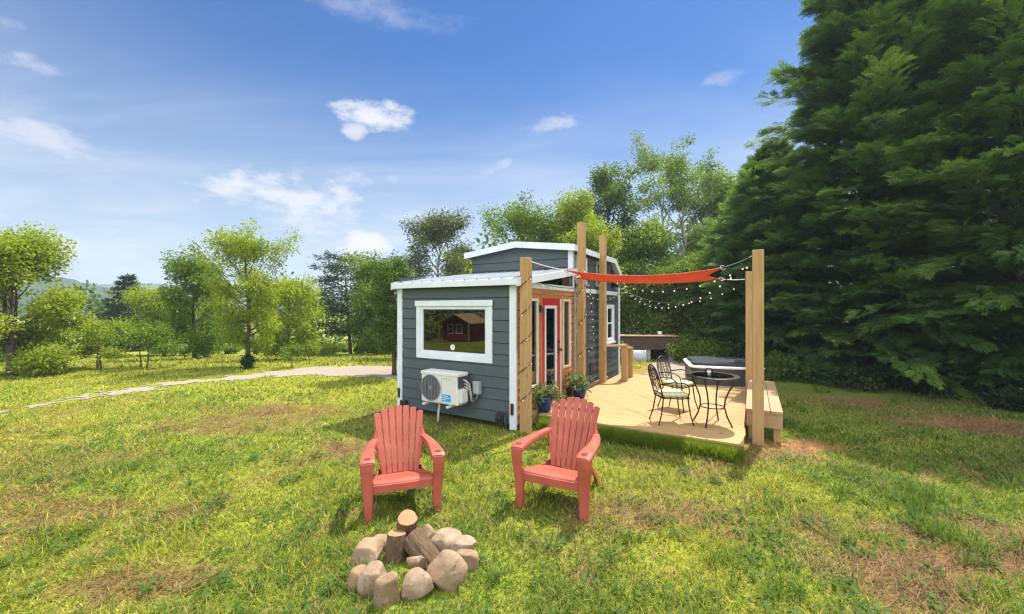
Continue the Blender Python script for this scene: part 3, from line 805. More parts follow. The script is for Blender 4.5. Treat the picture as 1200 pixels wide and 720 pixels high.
    mb = MB(); mb.box(.031, .042, 1.605, 1.655, .22, 2.06); mb.build('door_jamb', 'cream_trim', house, .003)
    mb = MB(); frame_rect(mb, pl, .865, 1.595, .225, 2.06, .15, -.015, .020, .15, .2)
    d = mb.build('door', 'door_red', house, .004)
    mb = MB(); frame_rect(mb, pl, .98, 1.48, .40, 1.94, .05, .0, .027); mb.build('glazing_bead', 'white_trim', d, .003)
    pane(pl, 1.03, 1.43, .45, 1.89, .004, d)
    mb = MB(); mb.tube([(.02, 1.535, 1.13), (.075, 1.535, 1.13)], .011, 10); mb.ico((.082, 1.535, 1.13), (.022, .026, .026), 2); mb.box(.021, .028, 1.512, 1.558, 1.05, 1.19)
    mb.tube([(.02, 1.535, 1.27), (.045, 1.535, 1.27)], .026, 14); mb.build('handle', 'black_metal', d, smooth=False)
    # marker lights on the corner boards
    for x0, x1 in ((-.062, -.008), (-HW+.0, -HW+.05)):
        mb = MB(); mb.box(x0, x1, -.052, -.029, .26, .44); l = mb.build('tail_lamp', 'black_metal', house, .012)
        mb = MB(); mb.box(x0+.010, x1-.010, -.058, -.050, .285, .415); mb.build('lens', 'lens_red', l, .006)
    # power inlet and jack by the lower corners
    mb = MB(); mb.box(-.30, -.16, -.10, -.022, .10, .27); mb.tube([(-.23, -.10, .20), (-.23, -.14, .19)], .05, 14); mb.tube([(-.15, -.07, .26), (-.13, -.09, .14), (-.12, -.08, .02)], .018, 8)
    mb.build('power_inlet', 'black_metal', house, .008)
    mb = MB(); mb.box(-HW+.10, -HW+.24, -.09, -.022, .11, .23); mb.tube([(-HW+.17, -.06, .12), (-HW+.17, -.06, .0)], .03, 10); mb.build('corner_jack', 'black_metal', house, .008)
    # trailer wheels tucked below
    for y in (2.5, 3.35):
        mb = MB(); mb.tube([(-HW+.03, y, .28), (-HW+.21, y, .28)], .27, 24); mb.build('wheel', 'black_metal', house)
    # utility boxes on the grey long wall
    mb = MB(); mb.box(.022, .07, 3.22, 3.40, .42, .68); mb.build('vent_cover', 'ac_dark', house, .008)
    mb = MB(); mb.box(.022, .10, 4.02, 4.20, .36, .66); mb.tube([(.06, 4.11, .36), (.07, 4.11, .24)], .03, 10); mb.build('utility_box', 'grille_grey', house, .008)
    # porch lamp
    mb = MB(); mb.box(.016, .05, .745, .79, 1.83, 1.95); mb.tube([(.05, .768, 1.93), (.085, .768, 1.9), (.085, .768, 1.82)], .018, 10); mb.build('porch_lamp', 'black_metal', house, .004)
build_house()

# ------------------------------------------------------------------ air conditioner, cut-off box
def build_ac():
    t = thing('air_conditioner', 'cream outdoor air conditioner unit with round fan grille and blue sticker on house end wall', 'air conditioner', H(-1.235, 0, .35), HA)
    x0, x1, y0, y1, h = -.385, .385, -.335, -.07, .50
    mb = MB(); mb.box(x0, x1, y0, y1, 0, h); b = mb.build('casing', 'ac_white', t, .03, seg=3)
    mb = MB(); mb.box(x0-.006, x1+.006, y0-.006, y1+.006, h-.045, h+.012); mb.build('lid', 'ac_white', t, .012)
    cx, cz, r = -.17, .25, .205
    mb = MB(); mb.tube([(cx, y0-.003, cz), (cx, y0-.008, cz)], r, 40); mb.build('fan_opening', 'ac_dark', t)
    mb = MB()
    mb.tube([(cx+r*math.cos(a), y0-.012, cz+r*math.sin(a)) for a in np.linspace(0, 2*PI, 41)[:-1]], .008, 6, closed=True)
    for rr in (.05, .10, .15): mb.tube([(cx+rr*math.cos(a), y0-.014, cz+rr*math.sin(a)) for a in np.linspace(0, 2*PI, 37)[:-1]], .0032, 4, closed=True)
    for k in range(13):
        x = cx-r+2*r*(k+.5)/13; hh = math.sqrt(max(r*r-(x-cx)**2, 0))
        mb.beam((x, y0-.016, cz-hh), (x, y0-.016, cz+hh), .011, .008, (0, 1, 0))
    mb.tube([(cx, y0-.012, cz), (cx, y0-.02, cz)], .035, 16)
    mb.build('fan_grille', 'grille_grey', t)
    mb = MB(); mb.box(.075, .245, y0-.0045, y0-.0005, .055, .165); s = mb.build('sticker', 'sticker_blue', t)
    mb = MB()
    for k, (a, b) in enumerate(((.09, .19), (.09, .225), (.09, .16))): mb.box(a, b, y0-.0075, y0-.005, .135-k*.028, .143-k*.028)
    mb.build('sticker_print', 'paper_white', s)
    mb = MB(); mb.box(.06, .27, y0-.005, y0-.0005, .415, .422); mb.box(.06, .065, y0-.005, y0-.0005, .04, .415); mb.build('panel_seam', 'ac_grey', t)
    mb = MB(); mb.box(x1+.001, x1+.055, -.30, -.13, .05, .26); mb.build('valve_cover', 'ac_white', t, .01)
    mb = MB()
    for dz, dy in ((.40, -.22), (.34, -.20), (.29, -.19)):
        mb.tube([(x1-.01, dy, dz), (x1+.06, dy, dz), (x1+.115, dy+.03, dz-.05), (x1+.12, dy+.05, dz-.14), (x1+.10, dy+.07, dz-.22), (x1+.11, -.025, dz-.26)], .014, 8)
    mb.build('hose', 'ac_grey', t, smooth=True)
    mb = MB(); mb.box(x1+.001, x1+.02, -.33, -.12, .28, .46); mb.build('pipe_recess', 'ac_dark', t)
    for x in (-.28, .22):
        mb = MB(); mb.box(x-.02, x+.02, -.40, -.024, -.035, -.003); mb.box(x-.02, x+.02, -.05, -.022, -.06, .2); mb.build('bracket', 'ac_white', t, .003)
    mb = MB(); mb.tube([(-.10, -.2, 0), (-.10, -.2, -.06), (-.11, -.22, -.2), (-.12, -.21, -.345)], .018, 10); mb.build('drain_hose', 'ac_white', t, smooth=True)
    t = thing('disconnect_box', 'small grey electrical box with conduit on wall right of air conditioner', 'electrical box', H(-.665, 0, .52), HA)
    mb = MB(); mb.box(-.055, .055, -.10, -.022, 0, .20); mb.build('box', 'box_grey', t, .006)
    mb = MB(); mb.box(-.06, .06, -.112, -.10, .02, .205); mb.build('cover', 'ac_grey', t, .005)
    mb = MB(); mb.tube([(.0, -.06, 0), (-.01, -.06, -.07), (-.06, -.05, -.12), (-.12, -.05, -.11), (-.17, -.05, -.05)], .013, 8); mb.build('conduit', 'grille_grey', t, smooth=True)
build_ac()

# ------------------------------------------------------------------ deck, posts, rail, bench, tub
DZ = .20
def build_deck():
    t = thing('deck', 'low pale timber deck along the cedar side of the tiny house', 'deck', HO, HA)
    mb = MB(); y = .45
    rr = random.Random(4)
    while y < 5.2:
        e = 3.03+rr.uniform(-.01, .01); mb.box(.17, e, y, y+.132, DZ-.035, DZ+rr.uniform(-.0015, .0015)); y += .14
    mb.build('boards', 'deck_x', t, .004, seg=1)
    mb = MB(); mb.box(.17, 3.0, .47, .51, .01, DZ-.036); mb.box(2.95, 2.99, .51, 5.1, .01, DZ-.036); mb.box(.17, 2.95, 5.1, 5.14, .01, DZ-.036); mb.build('joists', 'beam_y', t)
    mb = MB(); mb.box(.035, .095, .06, 4.35, .02, .235); mb.build('sleeper', 'beam_y', t, .008)
    def post(name, w, x, y, z0, z1, label):
        # the timbers taper a hair and carry a slightly eased top
        mb = MB(); h = w/2
        mb.box(-h, h, -h, h, 0, z1-z0)
        o = mb.build(name, 'post_z', None, .008); o.location = H(x, y, z0); o.rotation_euler.z = HA
        tag(o, label, 'post', 'square timber posts around the deck'); return o
    post('timber_post', .14, .17, .03, 0, 2.66, 'short timber post wound with string lights at near corner of cedar wall')
    post('timber_post', .14, .17, 2.34, 0, 3.60, 'tallest timber post between the cedar entrance and the grey side wall')
    post('timber_post', .14, .17, 3.68, 0, 3.55, 'tall timber post where the low hand rail meets the deck')
    post('timber_post', .14, 3.185, 1.22, 0, 2.70, 'thick foreground timber post standing at near end of the bench')
    post('timber_post', .14, 3.06, 4.45, 0, 2.66, 'timber post behind the bench beside the hot tub, mostly hidden by nearer post')
    r = thing('hand_rail', 'short timber hand rail with two stubby posts at far side of deck', 'railing', (2.61, 9.4, DZ))
    a = Vector((2.10, 9.33, 0))-Vector((2.61, 9.4, 0)); b = Vector((.29, .57, 0))
    mb = MB(); mb.box(-.065, .065, -.065, .065, 0, .80); o = mb.build('rail_post', 'post_z', r, .006); o.rotation_euler.z = HA
    mb = MB(); mb.box(-.065, .065, -.065, .065, 0, .74); o = mb.build('rail_post', 'post_z', r, .006); o.rotation_euler.z = HA; o.location = b
    mb = MB(); mb.beam(a+Vector((0, 0, .825)), Vector((.06, .01, .825)), .14, .04); mb.build('top_rail', 'beam_y', r, .005)
    mb = MB(); mb.beam(Vector((0, .02, .76))-a*.0, b+Vector((0, 0, .70)), .09, .035); mb.build('side_rail', 'beam_y', r, .005)
    # bench
    t = thing('bench', 'long solid timber bench running along outer edge of the deck', 'bench', H(3.26, 1.40, 0), HA)
    mb = MB()
    for k in range(3): mb.box(-.225+k*.152, -.225+k*.152+.146, 0, 2.75, .405, .45)
    mb.build('seat', 'bench_y', t, .006)
    mb = MB(); mb.box(-.215, .222, .02, .06, .20, .404); mb.box(-.215, .222, 2.68, 2.72, .20, .404); mb.box(.185, .225, .061, 2.679, .25, .404); mb.box(-.21, -.175, .061, 2.679, .20, .404); mb.build('apron', 'bench_y', t, .004)
    for x, y in ((.16, .10), (-.15, .10), (.16, 1.35), (.16, 2.55), (-.15, 2.55)):
        mb = MB(); mb.box(x-.045, x+.045, y-.045, y+.045, 0, .405); mb.build('leg', 'post_z', t, .005)
    # hot tub
    t = thing('hot_tub', 'square charcoal hot tub with white rim and dark cover at back of deck', 'hot tub', (3.97, 9.0, 0), R_(-17))
    L, D, zt = 1.46, 1.45, .57
    def rr_prof(x0, x1, y0, y1, r, n=7):
        P = []
        for cx, cy, a0 in ((x1-r, y0+r, -90), (x1-r, y1-r, 0), (x0+r, y1-r, 90), (x0+r, y0+r, 180)):
            for k in range(n): a = R_(a0+90*k/(n-1)); P.append((cx+r*math.cos(a), cy+r*math.sin(a)))
        return P
    def loft(mb, rings):
        vs = []; n = len(rings[0][0])
        for P, z in rings: vs += [(x, y, z) for x, y in P]
        fs = [(i*n+k, i*n+(k+1) % n, (i+1)*n+(k+1) % n, (i+1)*n+k) for i in range(len(rings)-1) for k in range(n)]
        fs.append(tuple(range(n-1, -1, -1))); fs.append(tuple((len(rings)-1)*n+k for k in range(n))); mb.add(vs, fs)
    mb = MB(); loft(mb, [(rr_prof(.03, L-.03, .03, D-.03, .16), 0), (rr_prof(.01, L-.01, .01, D-.01, .16), zt)]); mb.build('cabinet', 'tub_grey', t)
    mb = MB(); loft(mb, [(rr_prof(-.02, L+.02, -.02, D+.02, .2), zt), (rr_prof(-.03, L+.03, -.03, D+.03, .2), zt+.03), (rr_prof(-.01, L+.01, -.01, D+.01, .2), zt+.05)]); mb.build('rim', 'tub_rim', t, smooth=False)
    for y0, y1 in ((.07, D/2-.006), (D/2+.006, D-.07)):
        mb = MB(); loft(mb, [(rr_prof(.07, L-.07, y0, y1, .10), zt+.05), (rr_prof(.06, L-.06, y0, y1, .10), zt+.10), (rr_prof(.10, L-.10, y0+.03, y1-.03, .10), zt+.115)]); mb.build('cover_half', 'tub_cover', t)
    mb = MB(); mb.tube([(L*.55, .1, zt+.115), (L*.55, .14, zt+.15), (L*.72, .14, zt+.15), (L*.72, .1, zt+.115)], .012, 8); mb.build('handle', 'black_metal', t)
build_deck()

# ------------------------------------------------------------------ shade sail and lights
def build_sail():
    t = thing('shade_sail', 'coral red shade sail stretched over the deck between timber posts', 'shade sail', (0, 0, 0))
    NL = Vector((.88, 6.50, 2.50)); NR = Vector((2.99, 5.75, 2.47)); FR = Vector((3.42, 6.62, 2.37)); FL = Vector((1.10, 7.05, 2.42))
    n = 20; g = []
    for i in range(n+1):
        u = i/n; row = []
        for j in range(n+1):
            v = j/n
            # edges curve inwards a little, the middle sags
            uu = u+(.5-u)*.16*4*v*(1-v); vv = v+(.5-v)*.16*4*u*(1-u)
            p = NL*(1-uu)*(1-vv)+NR*uu*(1-vv)+FR*uu*vv+FL*(1-uu)*vv
            p = p.copy(); p.z -= .09*4*u*(1-u) + .03*4*v*(1-v)
            row.append(p)
        g.append(row)
    MB().sheet(g, .006).build('cloth', 'sail_cloth', t, smooth=True)
    mb = MB(); mb.tube([g[i][0] for i in range(n+1)], .010, 6); mb.tube([g[i][n] for i in range(n+1)], .010, 6); mb.tube(g[0], .010, 6); mb.tube(g[n], .010, 6); mb.build('hem', 'sail_cloth', t, smooth=True)
    pa = H(.24, .06, 2.60); pc = H(3.12, 1.22, 2.62); pd = H(2.99, 4.42, 2.50); pb = H(.24, 2.34, 2.62)
    def sag(a, b, s, k=8): return [Vector(a).lerp(Vector(b), i/k)-Vector((0, 0, s*4*(i/k)*(1-i/k))) for i in range(k+1)]
    for a, b, m in ((NL, pa, 'rope'), (NR, pc, 'wire_black'), (FR, pd, 'rope'), (FL, pb, 'rope')):
        MB().tube(sag(a, b, .015), .008 if m == 'rope' else .012, 6).build('rope', m, t, smooth=True)
    for p in (NL, NR, FR, FL):
        mb = MB(); mb.tube([p+Vector((.035*math.cos(a), .02*math.sin(a), .03*math.sin(a))) for a in np.linspace(0, 2*PI, 13)[:-1]], .006, 6, closed=True); mb.build('ring', 'ac_grey', t)
    return sag
sag = build_sail()

bulb_proto = {}
def bulb(parent, p, s=1.0):
    s *= .58
    if 'm' not in bulb_proto:
        mb = MB(); mb.lathe([(.0001, -.075), (.016, -.068), (.022, -.052), (.020, -.036), (.012, -.024), (.011, -.02)], 10)
        o = mb.build('bulb', 'bulb_glass', parent, smooth=True)
        mb = MB(); mb.lathe([(.012, -.024), (.013, 0), (.004, .006)], 8); c = mb.build('socket', 'wire_black', o, smooth=True)
        bulb_proto['m'] = o.data; bulb_proto['c'] = c.data
    else:
        o = bpy.data.objects.new('bulb', bulb_proto['m']); COL.objects.link(o); o.parent = parent
        c = bpy.data.objects.new('socket', bulb_proto['c']); COL.objects.link(c); c.parent = o
    o.location = p; o.scale = (s, s, s)
def build_lights():
    def strand(label, pts_list, every, s=1.0):
        t = thing('string_lights', label, 'string lights', (0, 0, 0), 0, 'strings of warm bulbs around the deck')
        pts = []
        for q in pts_list: pts += q if not pts else q[1:]
        MB().tube(pts, .006, 5).build('wire', 'wire_black', t, smooth=True)
        L = 0; nxt = every*.6
        for a, b in zip(pts[:-1], pts[1:]):
            d = (b-a).length
            while nxt <= L+d:
                bulb(t, a.lerp(b, (nxt-L)/d)-Vector((0, 0, .008)), s); nxt += every
            L += d
    pc = H(3.10, 1.22, 2.52); pd = H(2.98, 4.45, 2.45); pb = H(.25, 3.68, 2.62); pf = H(.06, 5.55, 2.42); pbb = H(.32, 2.4, 2.5)
    strand('string of bulbs sagging lowest from far house corner to the bench post', [sag(pf, pd, .42, 24)], .26)
    strand('string of bulbs hung just under the sail from hand rail post to near bench post', [sag(pb, pc, .34, 24)], .30)
    strand('string of bulbs running from far house corner up to the thick foreground post', [sag(pf+Vector((0, 0, .1)), pc+Vector((0, 0, .06)), .62, 24)], .30)
    # spirals on the posts
    def spiral(x, y, z0, z1, turns):
        P = []; n = int(turns*8)
        for i in range(n+1):
            a = 2*PI*i/8+.4; c, s = math.cos(a), math.sin(a); k = .085/max(abs(c), abs(s))
            P.append(H(x+c*k, y+s*k, z0+(z1-z0)*i/n))
        return P
    strand('string lights wound round the short post at near corner of house', [spiral(.17, .03, .25, 2.45, 5.2)], .30, .7)
    strand('string lights wound round the tallest post and draped over the grey siding', [spiral(.17, 2.34, .55, 2.5, 3.2), sag(H(.32, 2.4, 2.5), H(.06, 3.4, 1.25), .10, 10), sag(H(.06, 3.4, 1.25), H(.08, 3.0, 1.0), .1, 5)], .22, .8)
    strand('string of bulbs along the white belt line under the loft windows', [sag(H(.10, .25, 2.36), H(.07, 2.3, 2.30), .05, 10), sag(H(.07, 2.3, 2.30), H(.07, 5.5, 2.30), .18, 14)], .32, .8)
build_lights()

# ------------------------------------------------------------------ foliage builders
LEAF_V = np.array([[0, 0, 0], [.5, .30, .06], [1, 0, -.05], [.5, -.30, .06]]); LEAF_F = np.array([[0, 1, 2, 3]])
def leaf_cloud(rng, cl, cr, n, size, pal, flat=.7, droop=.25, spread=.62):
    """leaves in clumps: cl centres, cr radii"""
    cl = np.asarray(cl, float); cr = np.asarray(cr, float)
    w = cr**2; idx = rng.choice(len(cl), n, p=w/w.sum())
    off = rng.normal(0, 1, (n, 3))*spread; off[:, 2] *= flat
    ol = np.linalg.norm(off, axis=1, keepdims=True); off *= np.minimum(1, (.95+.35*rng.random((n, 1)))/np.maximum(ol, 1e-6))
    pos = cl[idx]+off*cr[idx, None]
    d = norm(off+rng.normal(0, .7, (n, 3))); d[:, 2] -= droop
    up = rng.normal(0, .55, (n, 3)); up[:, 2] += 1
    tint = rng.random(len(cl))[idx]*.65+rng.random(n)*.45-.05
    m = np.clip(tint, 0, 1)[:, None]; pal = [np.array(p) for p in pal]
    c = np.where(m < .5, pal[0]*(1-2*m)+pal[1]*2*m, pal[1]*(2-2*m)+pal[2]*(2*m-1))
    V, F = scatter(LEAF_V, LEAF_F, pos, d, up, size*rng.uniform(.7, 1.3, n))
    return V, F, np.repeat(c, 4, 0)

P_YEL = [(.13, .195, .014), (.25, .31, .018), (.36, .385, .032)]
P_GRN = [(.07, .135, .014), (.145, .225, .020), (.24, .305, .030)]
P_MID = [(.045, .09, .016), (.09, .15, .024), (.15, .215, .032)]
P_DRK = [(.012, .032, .010), (.028, .060, .016), (.055, .095, .024)]
P_GRY = [(.06, .085, .035), (.11, .14, .055), (.18, .20, .085)]
P_CON = [(.014, .030, .014), (.032, .055, .022), (.06, .09, .030)]
P_CYP = [(.038, .088, .024), (.105, .195, .042), (.21, .31, .058)]

def decid(name, label, X, Y, Ht, Rd, seed, pal=P_GRN, cb=.25, limbs=16, leaf=.11, n=5000, clump=.5, bark='bark', group=None, lean=(0, 0), env='round', r0=None, cat='tree', droop=.25, zoff=0, multi=1, flat=.7, open_=0.0, spread_=.1):
    rng = np.random.default_rng(seed); rr = random.Random(seed)
    t = thing(name, label, cat, (X, Y, gz1(X, Y)+zoff), 0, group)
    mb = MB(); cl = []; cr = []
    r0 = r0 or Ht*.022
    for st in range(multi):
        sx, sy = (0, 0) if multi == 1 else (rr.uniform(-.1, .1), rr.uniform(-.1, .1))
        tilt = (lean[0]+(rr.uniform(-spread_, spread_) if multi > 1 else 0), lean[1]+(rr.uniform(-spread_, spread_) if multi > 1 else 0))
        tp = []; tn = 9
        for i in range(tn):
            f = i/(tn-1); tp.append(Vector((sx+tilt[0]*f*Ht+rr.uniform(-1, 1)*.02*Ht*f, sy+tilt[1]*f*Ht+rr.uniform(-1, 1)*.02*Ht*f, -.12+f*(Ht*.86+.12))))
        mb.tube(tp, [r0*(1.25 if i == 0 else 1)*(1-.86*i/(tn-1)) for i in range(tn)], 8)
        nl = max(5, limbs//multi)
        for i in range(nl):
            fr = (i+.4+rr.uniform(-.3, .3))/nl; f = cb*.8+(1-cb*.8)*fr*.95
            k = min(f*(tn-1), tn-1.01); a = tp[int(k)].lerp(tp[int(k)+1], k-int(k))
            if env == 'round': ev = math.sqrt(max(.08, 1-((fr-.38)/.70)**2))
            elif env == 'vase': ev = .45+.6*fr
            elif env == 'column': ev = .75+.25*math.sin(fr*PI)
            else: ev = 1.05-.75*fr
            az = i*2.399+rr.uniform(-.4, .4); el = R_(8+58*fr+rr.uniform(-10, 10))
            ln = min(Rd*ev*rr.uniform(.72, 1.12)/max(math.cos(el), .55), (Ht-clump*.5-a.z)/(math.sin(el)+.16))
            d = Vector((math.cos(az)*math.cos(el), math.sin(az)*math.cos(el), math.sin(el)))
            lp = [a+d*ln*s+Vector((0, 0, .16*ln*s*s))+Vector((rr.uniform(-1, 1), rr.uniform(-1, 1), rr.uniform(-1, 1)))*.035*ln*(s > 0) for s in (0, .25, .5, .75, 1)]
            rb = r0*.42*(1-.55*fr)
            mb.tube(lp, [rb, rb*.75, rb*.5, rb*.3, rb*.12], 5)
            cl.append(lp[4]); cr.append(clump*rr.uniform(.55, 1.0)); cl.append(lp[3]); cr.append(clump*rr.uniform(.6, 1.1))
            for s in (.42, .58, .74, .9):
                if rr.random() < open_: continue
                b = lp[0].lerp(lp[4], s); sd_ = d.copy(); sd_.rotate(Matrix.Rotation(rr.choice((-1, 1))*rr.uniform(.5, 1.2), 3, 'Z'))
                sd_.z += rr.uniform(-.25, .45); sl_ = ln*rr.uniform(.22, .45)
                e = b+sd_*sl_; mb.tube([b, b.lerp(e, .5)+Vector((0, 0, .03*ln)), e], [rb*.4, rb*.25, rb*.1], 4)
                cl.append(e); cr.append(clump*rr.uniform(.5, 1.1)); 
        cl.append(tp[-1]+Vector((0, 0, Ht*.06))); cr.append(clump*.6)
    mb.build('trunk', bark, t, smooth=True)
    V, F, C = leaf_cloud(rng, [tuple(c) for c in cl], np.array(cr)*1.02, int(n*3.0), leaf*.92, pal, flat, droop)
    np_obj('crown', V, F, C, 'leaf', t)
    return t

NEED_V = np.array([[0, 0, 0], [.45, .11, .03], [1, 0, -.04], [.45, -.11, .03]])
def conifer(name, label, X, Y, Ht, Rd, seed, pal=P_CON, n=9000, leaf=.22, cb=.12, open_=.0, lean=0, group=None, top='cone', whorls=13, bark='bark'):
    rng = np.random.default_rng(seed); rr = random.Random(seed)
    t = thing(name, label, 'tree', (X, Y, gz1(X, Y)), 0, group); mb = MB()
    tp = [Vector((lean*f*Ht, 0, -.1+f*Ht)) for f in np.linspace(0, 1, 8)]
    mb.tube(tp, [Ht*.02*(1-.9*f) for f in np.linspace(0, 1, 8)], 8)
    cl = []; cr = []
    for i in range(whorls):
        fr = i/(whorls-1); f = cb+(1-cb)*fr*.97; a = Vector((lean*f*Ht, 0, f*Ht))
        ev = (1-fr)**.75+.06 if top == 'cone' else math.sqrt(max(.1, 1-((fr-.5)/.62)**2))
        for k in range(6):
            if rr.random() < open_: continue
            az = k*PI/3+i*.9+rr.uniform(-.3, .3); ln = Rd*ev*rr.uniform(.65, 1.15)
            e = a+Vector((math.cos(az)*ln, math.sin(az)*ln, ln*rr.uniform(-.12, .22)))
            mb.tube([a, a.lerp(e, .5)+Vector((0, 0, .06*ln)), e], [Ht*.006, Ht*.004, Ht*.0015], 4)
            for s in (.35, .55, .75, .95):
                cl.append(tuple(a.lerp(e, s)+Vector((rr.uniform(-.1, .1)*ln, rr.uniform(-.1, .1)*ln, .03)))); cr.append(max(.12, .24*Rd*(1.05-.5*s)*(.5+.5*ev)))
    mb.build('trunk', bark, t, smooth=True)
    cl = np.array(cl); cr = np.array(cr); idx = rng.choice(len(cl), n, p=cr/cr.sum())
    off = rng.normal(0, .6, (n, 3)); off[:, 2] *= .38; pos = cl[idx]+off*cr[idx, None]
    out = pos.copy(); out[:, 2] = 0; d = norm(norm(out)+rng.normal(0, .55, (n, 3))); up = rng.normal(0, .5, (n, 3)); up[:, 2] += 1
    m = np.clip(rng.random(len(cl))[idx]*.6+rng.random(n)*.5-.05, 0, 1)[:, None]; p0, p1, p2 = [np.array(p) for p in pal]
    c = np.where(m < .5, p0*(1-2*m)+p1*2*m, p1*(2-2*m)+p2*(2*m-1))
    V, F = scatter(NEED_V, LEAF_F, pos, d, up, leaf*rng.uniform(.6, 1.3, n))
    np_obj('crown', V, F, np.repeat(c, 4, 0), 'conifer_leaf', t)
    return t

def spray_template():
    """a feathery plume of scale foliage, 1 long along +x: a thin rib with slim forward-swept sprigs"""
    V = []; F = []; rr = random.Random(2)
    def kite(b, d, ln, w):
        b = np.array(b, float); d = np.array(d, float); d /= np.linalg.norm(d)
        s = np.cross(d, [rr.uniform(-.5, .5), rr.uniform(-.5, .5), 1.0]); s /= np.linalg.norm(s); o = len(V)
        V.extend([b, b+d*ln*.4+s*w, b+d*ln, b+d*ln*.4-s*w]); F.append([o, o+1, o+2, o+3])
    kite((0, 0, 0), (1, 0, -.10), 1.0, .022)
    for i in range(7):
        x = .05+.125*i; ln = .50-.045*i
        for sgn in (-1, 1):
            a = R_(rr.uniform(22, 44))*sgn; z = rr.uniform(-.22, .18)
            kite((x, 0, -.10*x*x), (math.cos(a), math.sin(a), z), ln*rr.uniform(.8, 1.15), .027)
            if i < 4:
                q = rr.uniform(.35, .55); a2 = a*.2-sgn*.15
                kite((x+math.cos(a)*ln*q, math.sin(a)*ln*q, z*ln*q), (math.cos(a2), math.sin(a2), z-.1), ln*.62, .020)
    return np.array(V), np.array(F)
SPR_V, SPR_F = spray_template()

def cypress(label, X, Y, Ht, Rd, seed, nb=300, per=11, size=.52, group=None, z_lo=.25):
    rng = np.random.default_rng(seed); rr = random.Random(seed)
    t = thing('cypress', label, 'tree', (X, Y, gz1(X, Y)), 0, group); mb = MB()
    tp = [Vector((rr.uniform(-.05, .05), rr.uniform(-.05, .05), -.1+f*Ht*.97)) for f in np.linspace(0, 1, 9)]
    mb.tube(tp, [Ht*.019*(1-.93*f) for f in np.linspace(0, 1, 9)], 9)
    P = []; D = []; U = []; S = []; T = []
    for i in range(nb):
        f = ((i+.5)/nb); z = z_lo+(Ht-z_lo)*f
        prof = min(1, .80+f*1.3)*(1-max(0, (f-.48)/.52)**2.3*.93)
        tier = rr.random()
        az = i*2.39996+rr.uniform(-.4, .4)
        bulge = float(fbm(np.array(math.cos(az)*1.5+seed*3.1+z*.10), np.array(math.sin(az)*1.5+z*.62), seed, 2))
        ln = Rd*prof*(.62+.30*tier)*(.56+1.12*np.clip((bulge-.25)*1.5, 0, .9))
        if rr.random() < .10: ln *= rr.uniform(1.08, 1.25)
        el = R_(rr.uniform(8, 44)+14*f)
        d = np.array([math.cos(az)*math.cos(el), math.sin(az)*math.cos(el), math.sin(el)]); sv = np.array([-math.sin(az), math.cos(az), 0])
        a = np.array([0, 0, z-ln*.15])
        droop = rr.uniform(.18, .50)*(1-.6*f)
        if i % 2 == 0: mb.tube([Vector(a), Vector(a+d*ln*.4), Vector(a+d*ln*.85+np.array([0, 0, -droop*ln*.72]))], [.024, .015, .005], 4)
        tone = rr.random()**1.4*.55+.25*(tier-.5)+.9*(bulge-.45)  # hollows darker, bulging boughs lighter: light contrast put into the foliage colour
        hw = rr.uniform(.16, .27)*(.7+.3*prof)*min(1, 1.6/max(ln, .3))          # half width of the plume, as a share of its length
        m = max(6, int(per*(.45+.6*prof)))
        for k in range(m):
            s = .34+.66*((k+.5)/m)**.85
            if rr.random() < .08: s = rr.uniform(.08, .35)
            side = rr.uniform(-1, 1); wv = hw*ln*math.sin(min(1, max(0, (1.04-s)/.60))*PI/2)*1.25
            p = a+d*ln*s+np.array([0, 0, -droop*ln*s*s])+sv*side*wv+np.array([0, 0, rr.gauss(0, .035)-.10*abs(side)*wv])
            sl = -2*droop*s
            dd = d+sv*side*.95+np.array([0, 0, sl+rr.uniform(-.25, .25)])
            P.append(p); D.append(dd); U.append(np.array([rr.gauss(0, .55), rr.gauss(0, .55), .8])); S.append(size*rr.uniform(.7, 1.25)*(.8+.3*prof))
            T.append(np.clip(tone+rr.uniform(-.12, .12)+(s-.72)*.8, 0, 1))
    mb.build('trunk', 'bark', t, smooth=True)
    P, D, U, S, T = map(np.array, (P, D, U, S, T))
    V, F = scatter(SPR_V, SPR_F, P, D, U, S)
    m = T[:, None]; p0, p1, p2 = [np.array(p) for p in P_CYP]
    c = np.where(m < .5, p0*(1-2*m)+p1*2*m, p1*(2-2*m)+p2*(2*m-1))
    brown = (rng.random(len(T)) < .0015)[:, None]; c = np.where(brown, np.array([.13, .07, .03]), c)
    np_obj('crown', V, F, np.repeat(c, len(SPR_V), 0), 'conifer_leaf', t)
    return t

def bush(label, X, Y, w, h, seed, pal=P_GRN, n=1800, leaf=.10, group=None, d=None, name='shrub'):
    rng = np.random.default_rng(seed); rr = random.Random(seed)
    t = thing(name, label, 'shrub', (X, Y, gz1(X, Y)), 0, group); mb = MB(); cl = []; cr = []
    d = d or w
    for i in range(16):
        az = rr.uniform(0, 2*PI); q = rr.random()**.5; e = Vector((math.cos(az)*w/2*q*.85, math.sin(az)*d/2*q*.85, h*rr.uniform(.3, .92)*(1-.35*q)))
        mb.tube([(e.x*.15, e.y*.15, -.05), (e.x*.6, e.y*.6, e.z*.55), e], [.018, .011, .004], 4); cl.append(tuple(e)); cr.append(min(w, h)*rr.uniform(.2, .34))
    mb.build('stems', 'bark', t); V, F, C = leaf_cloud(rng, cl, cr, n, leaf, pal, .8, .15); V[:, 2] = np.maximum(V[:, 2], .0)
    np_obj('foliage', V, F, C, 'leaf', t); return t

def at(px, Y): return (px-600)/FPX*Y, Y
def hh(py, px, Y):
    """height above the ground of what shows at row py at depth Y"""
    X, _ = at(px, Y); return CAMZ-(py-HOR)/FPX*Y-gz1(X, Y)

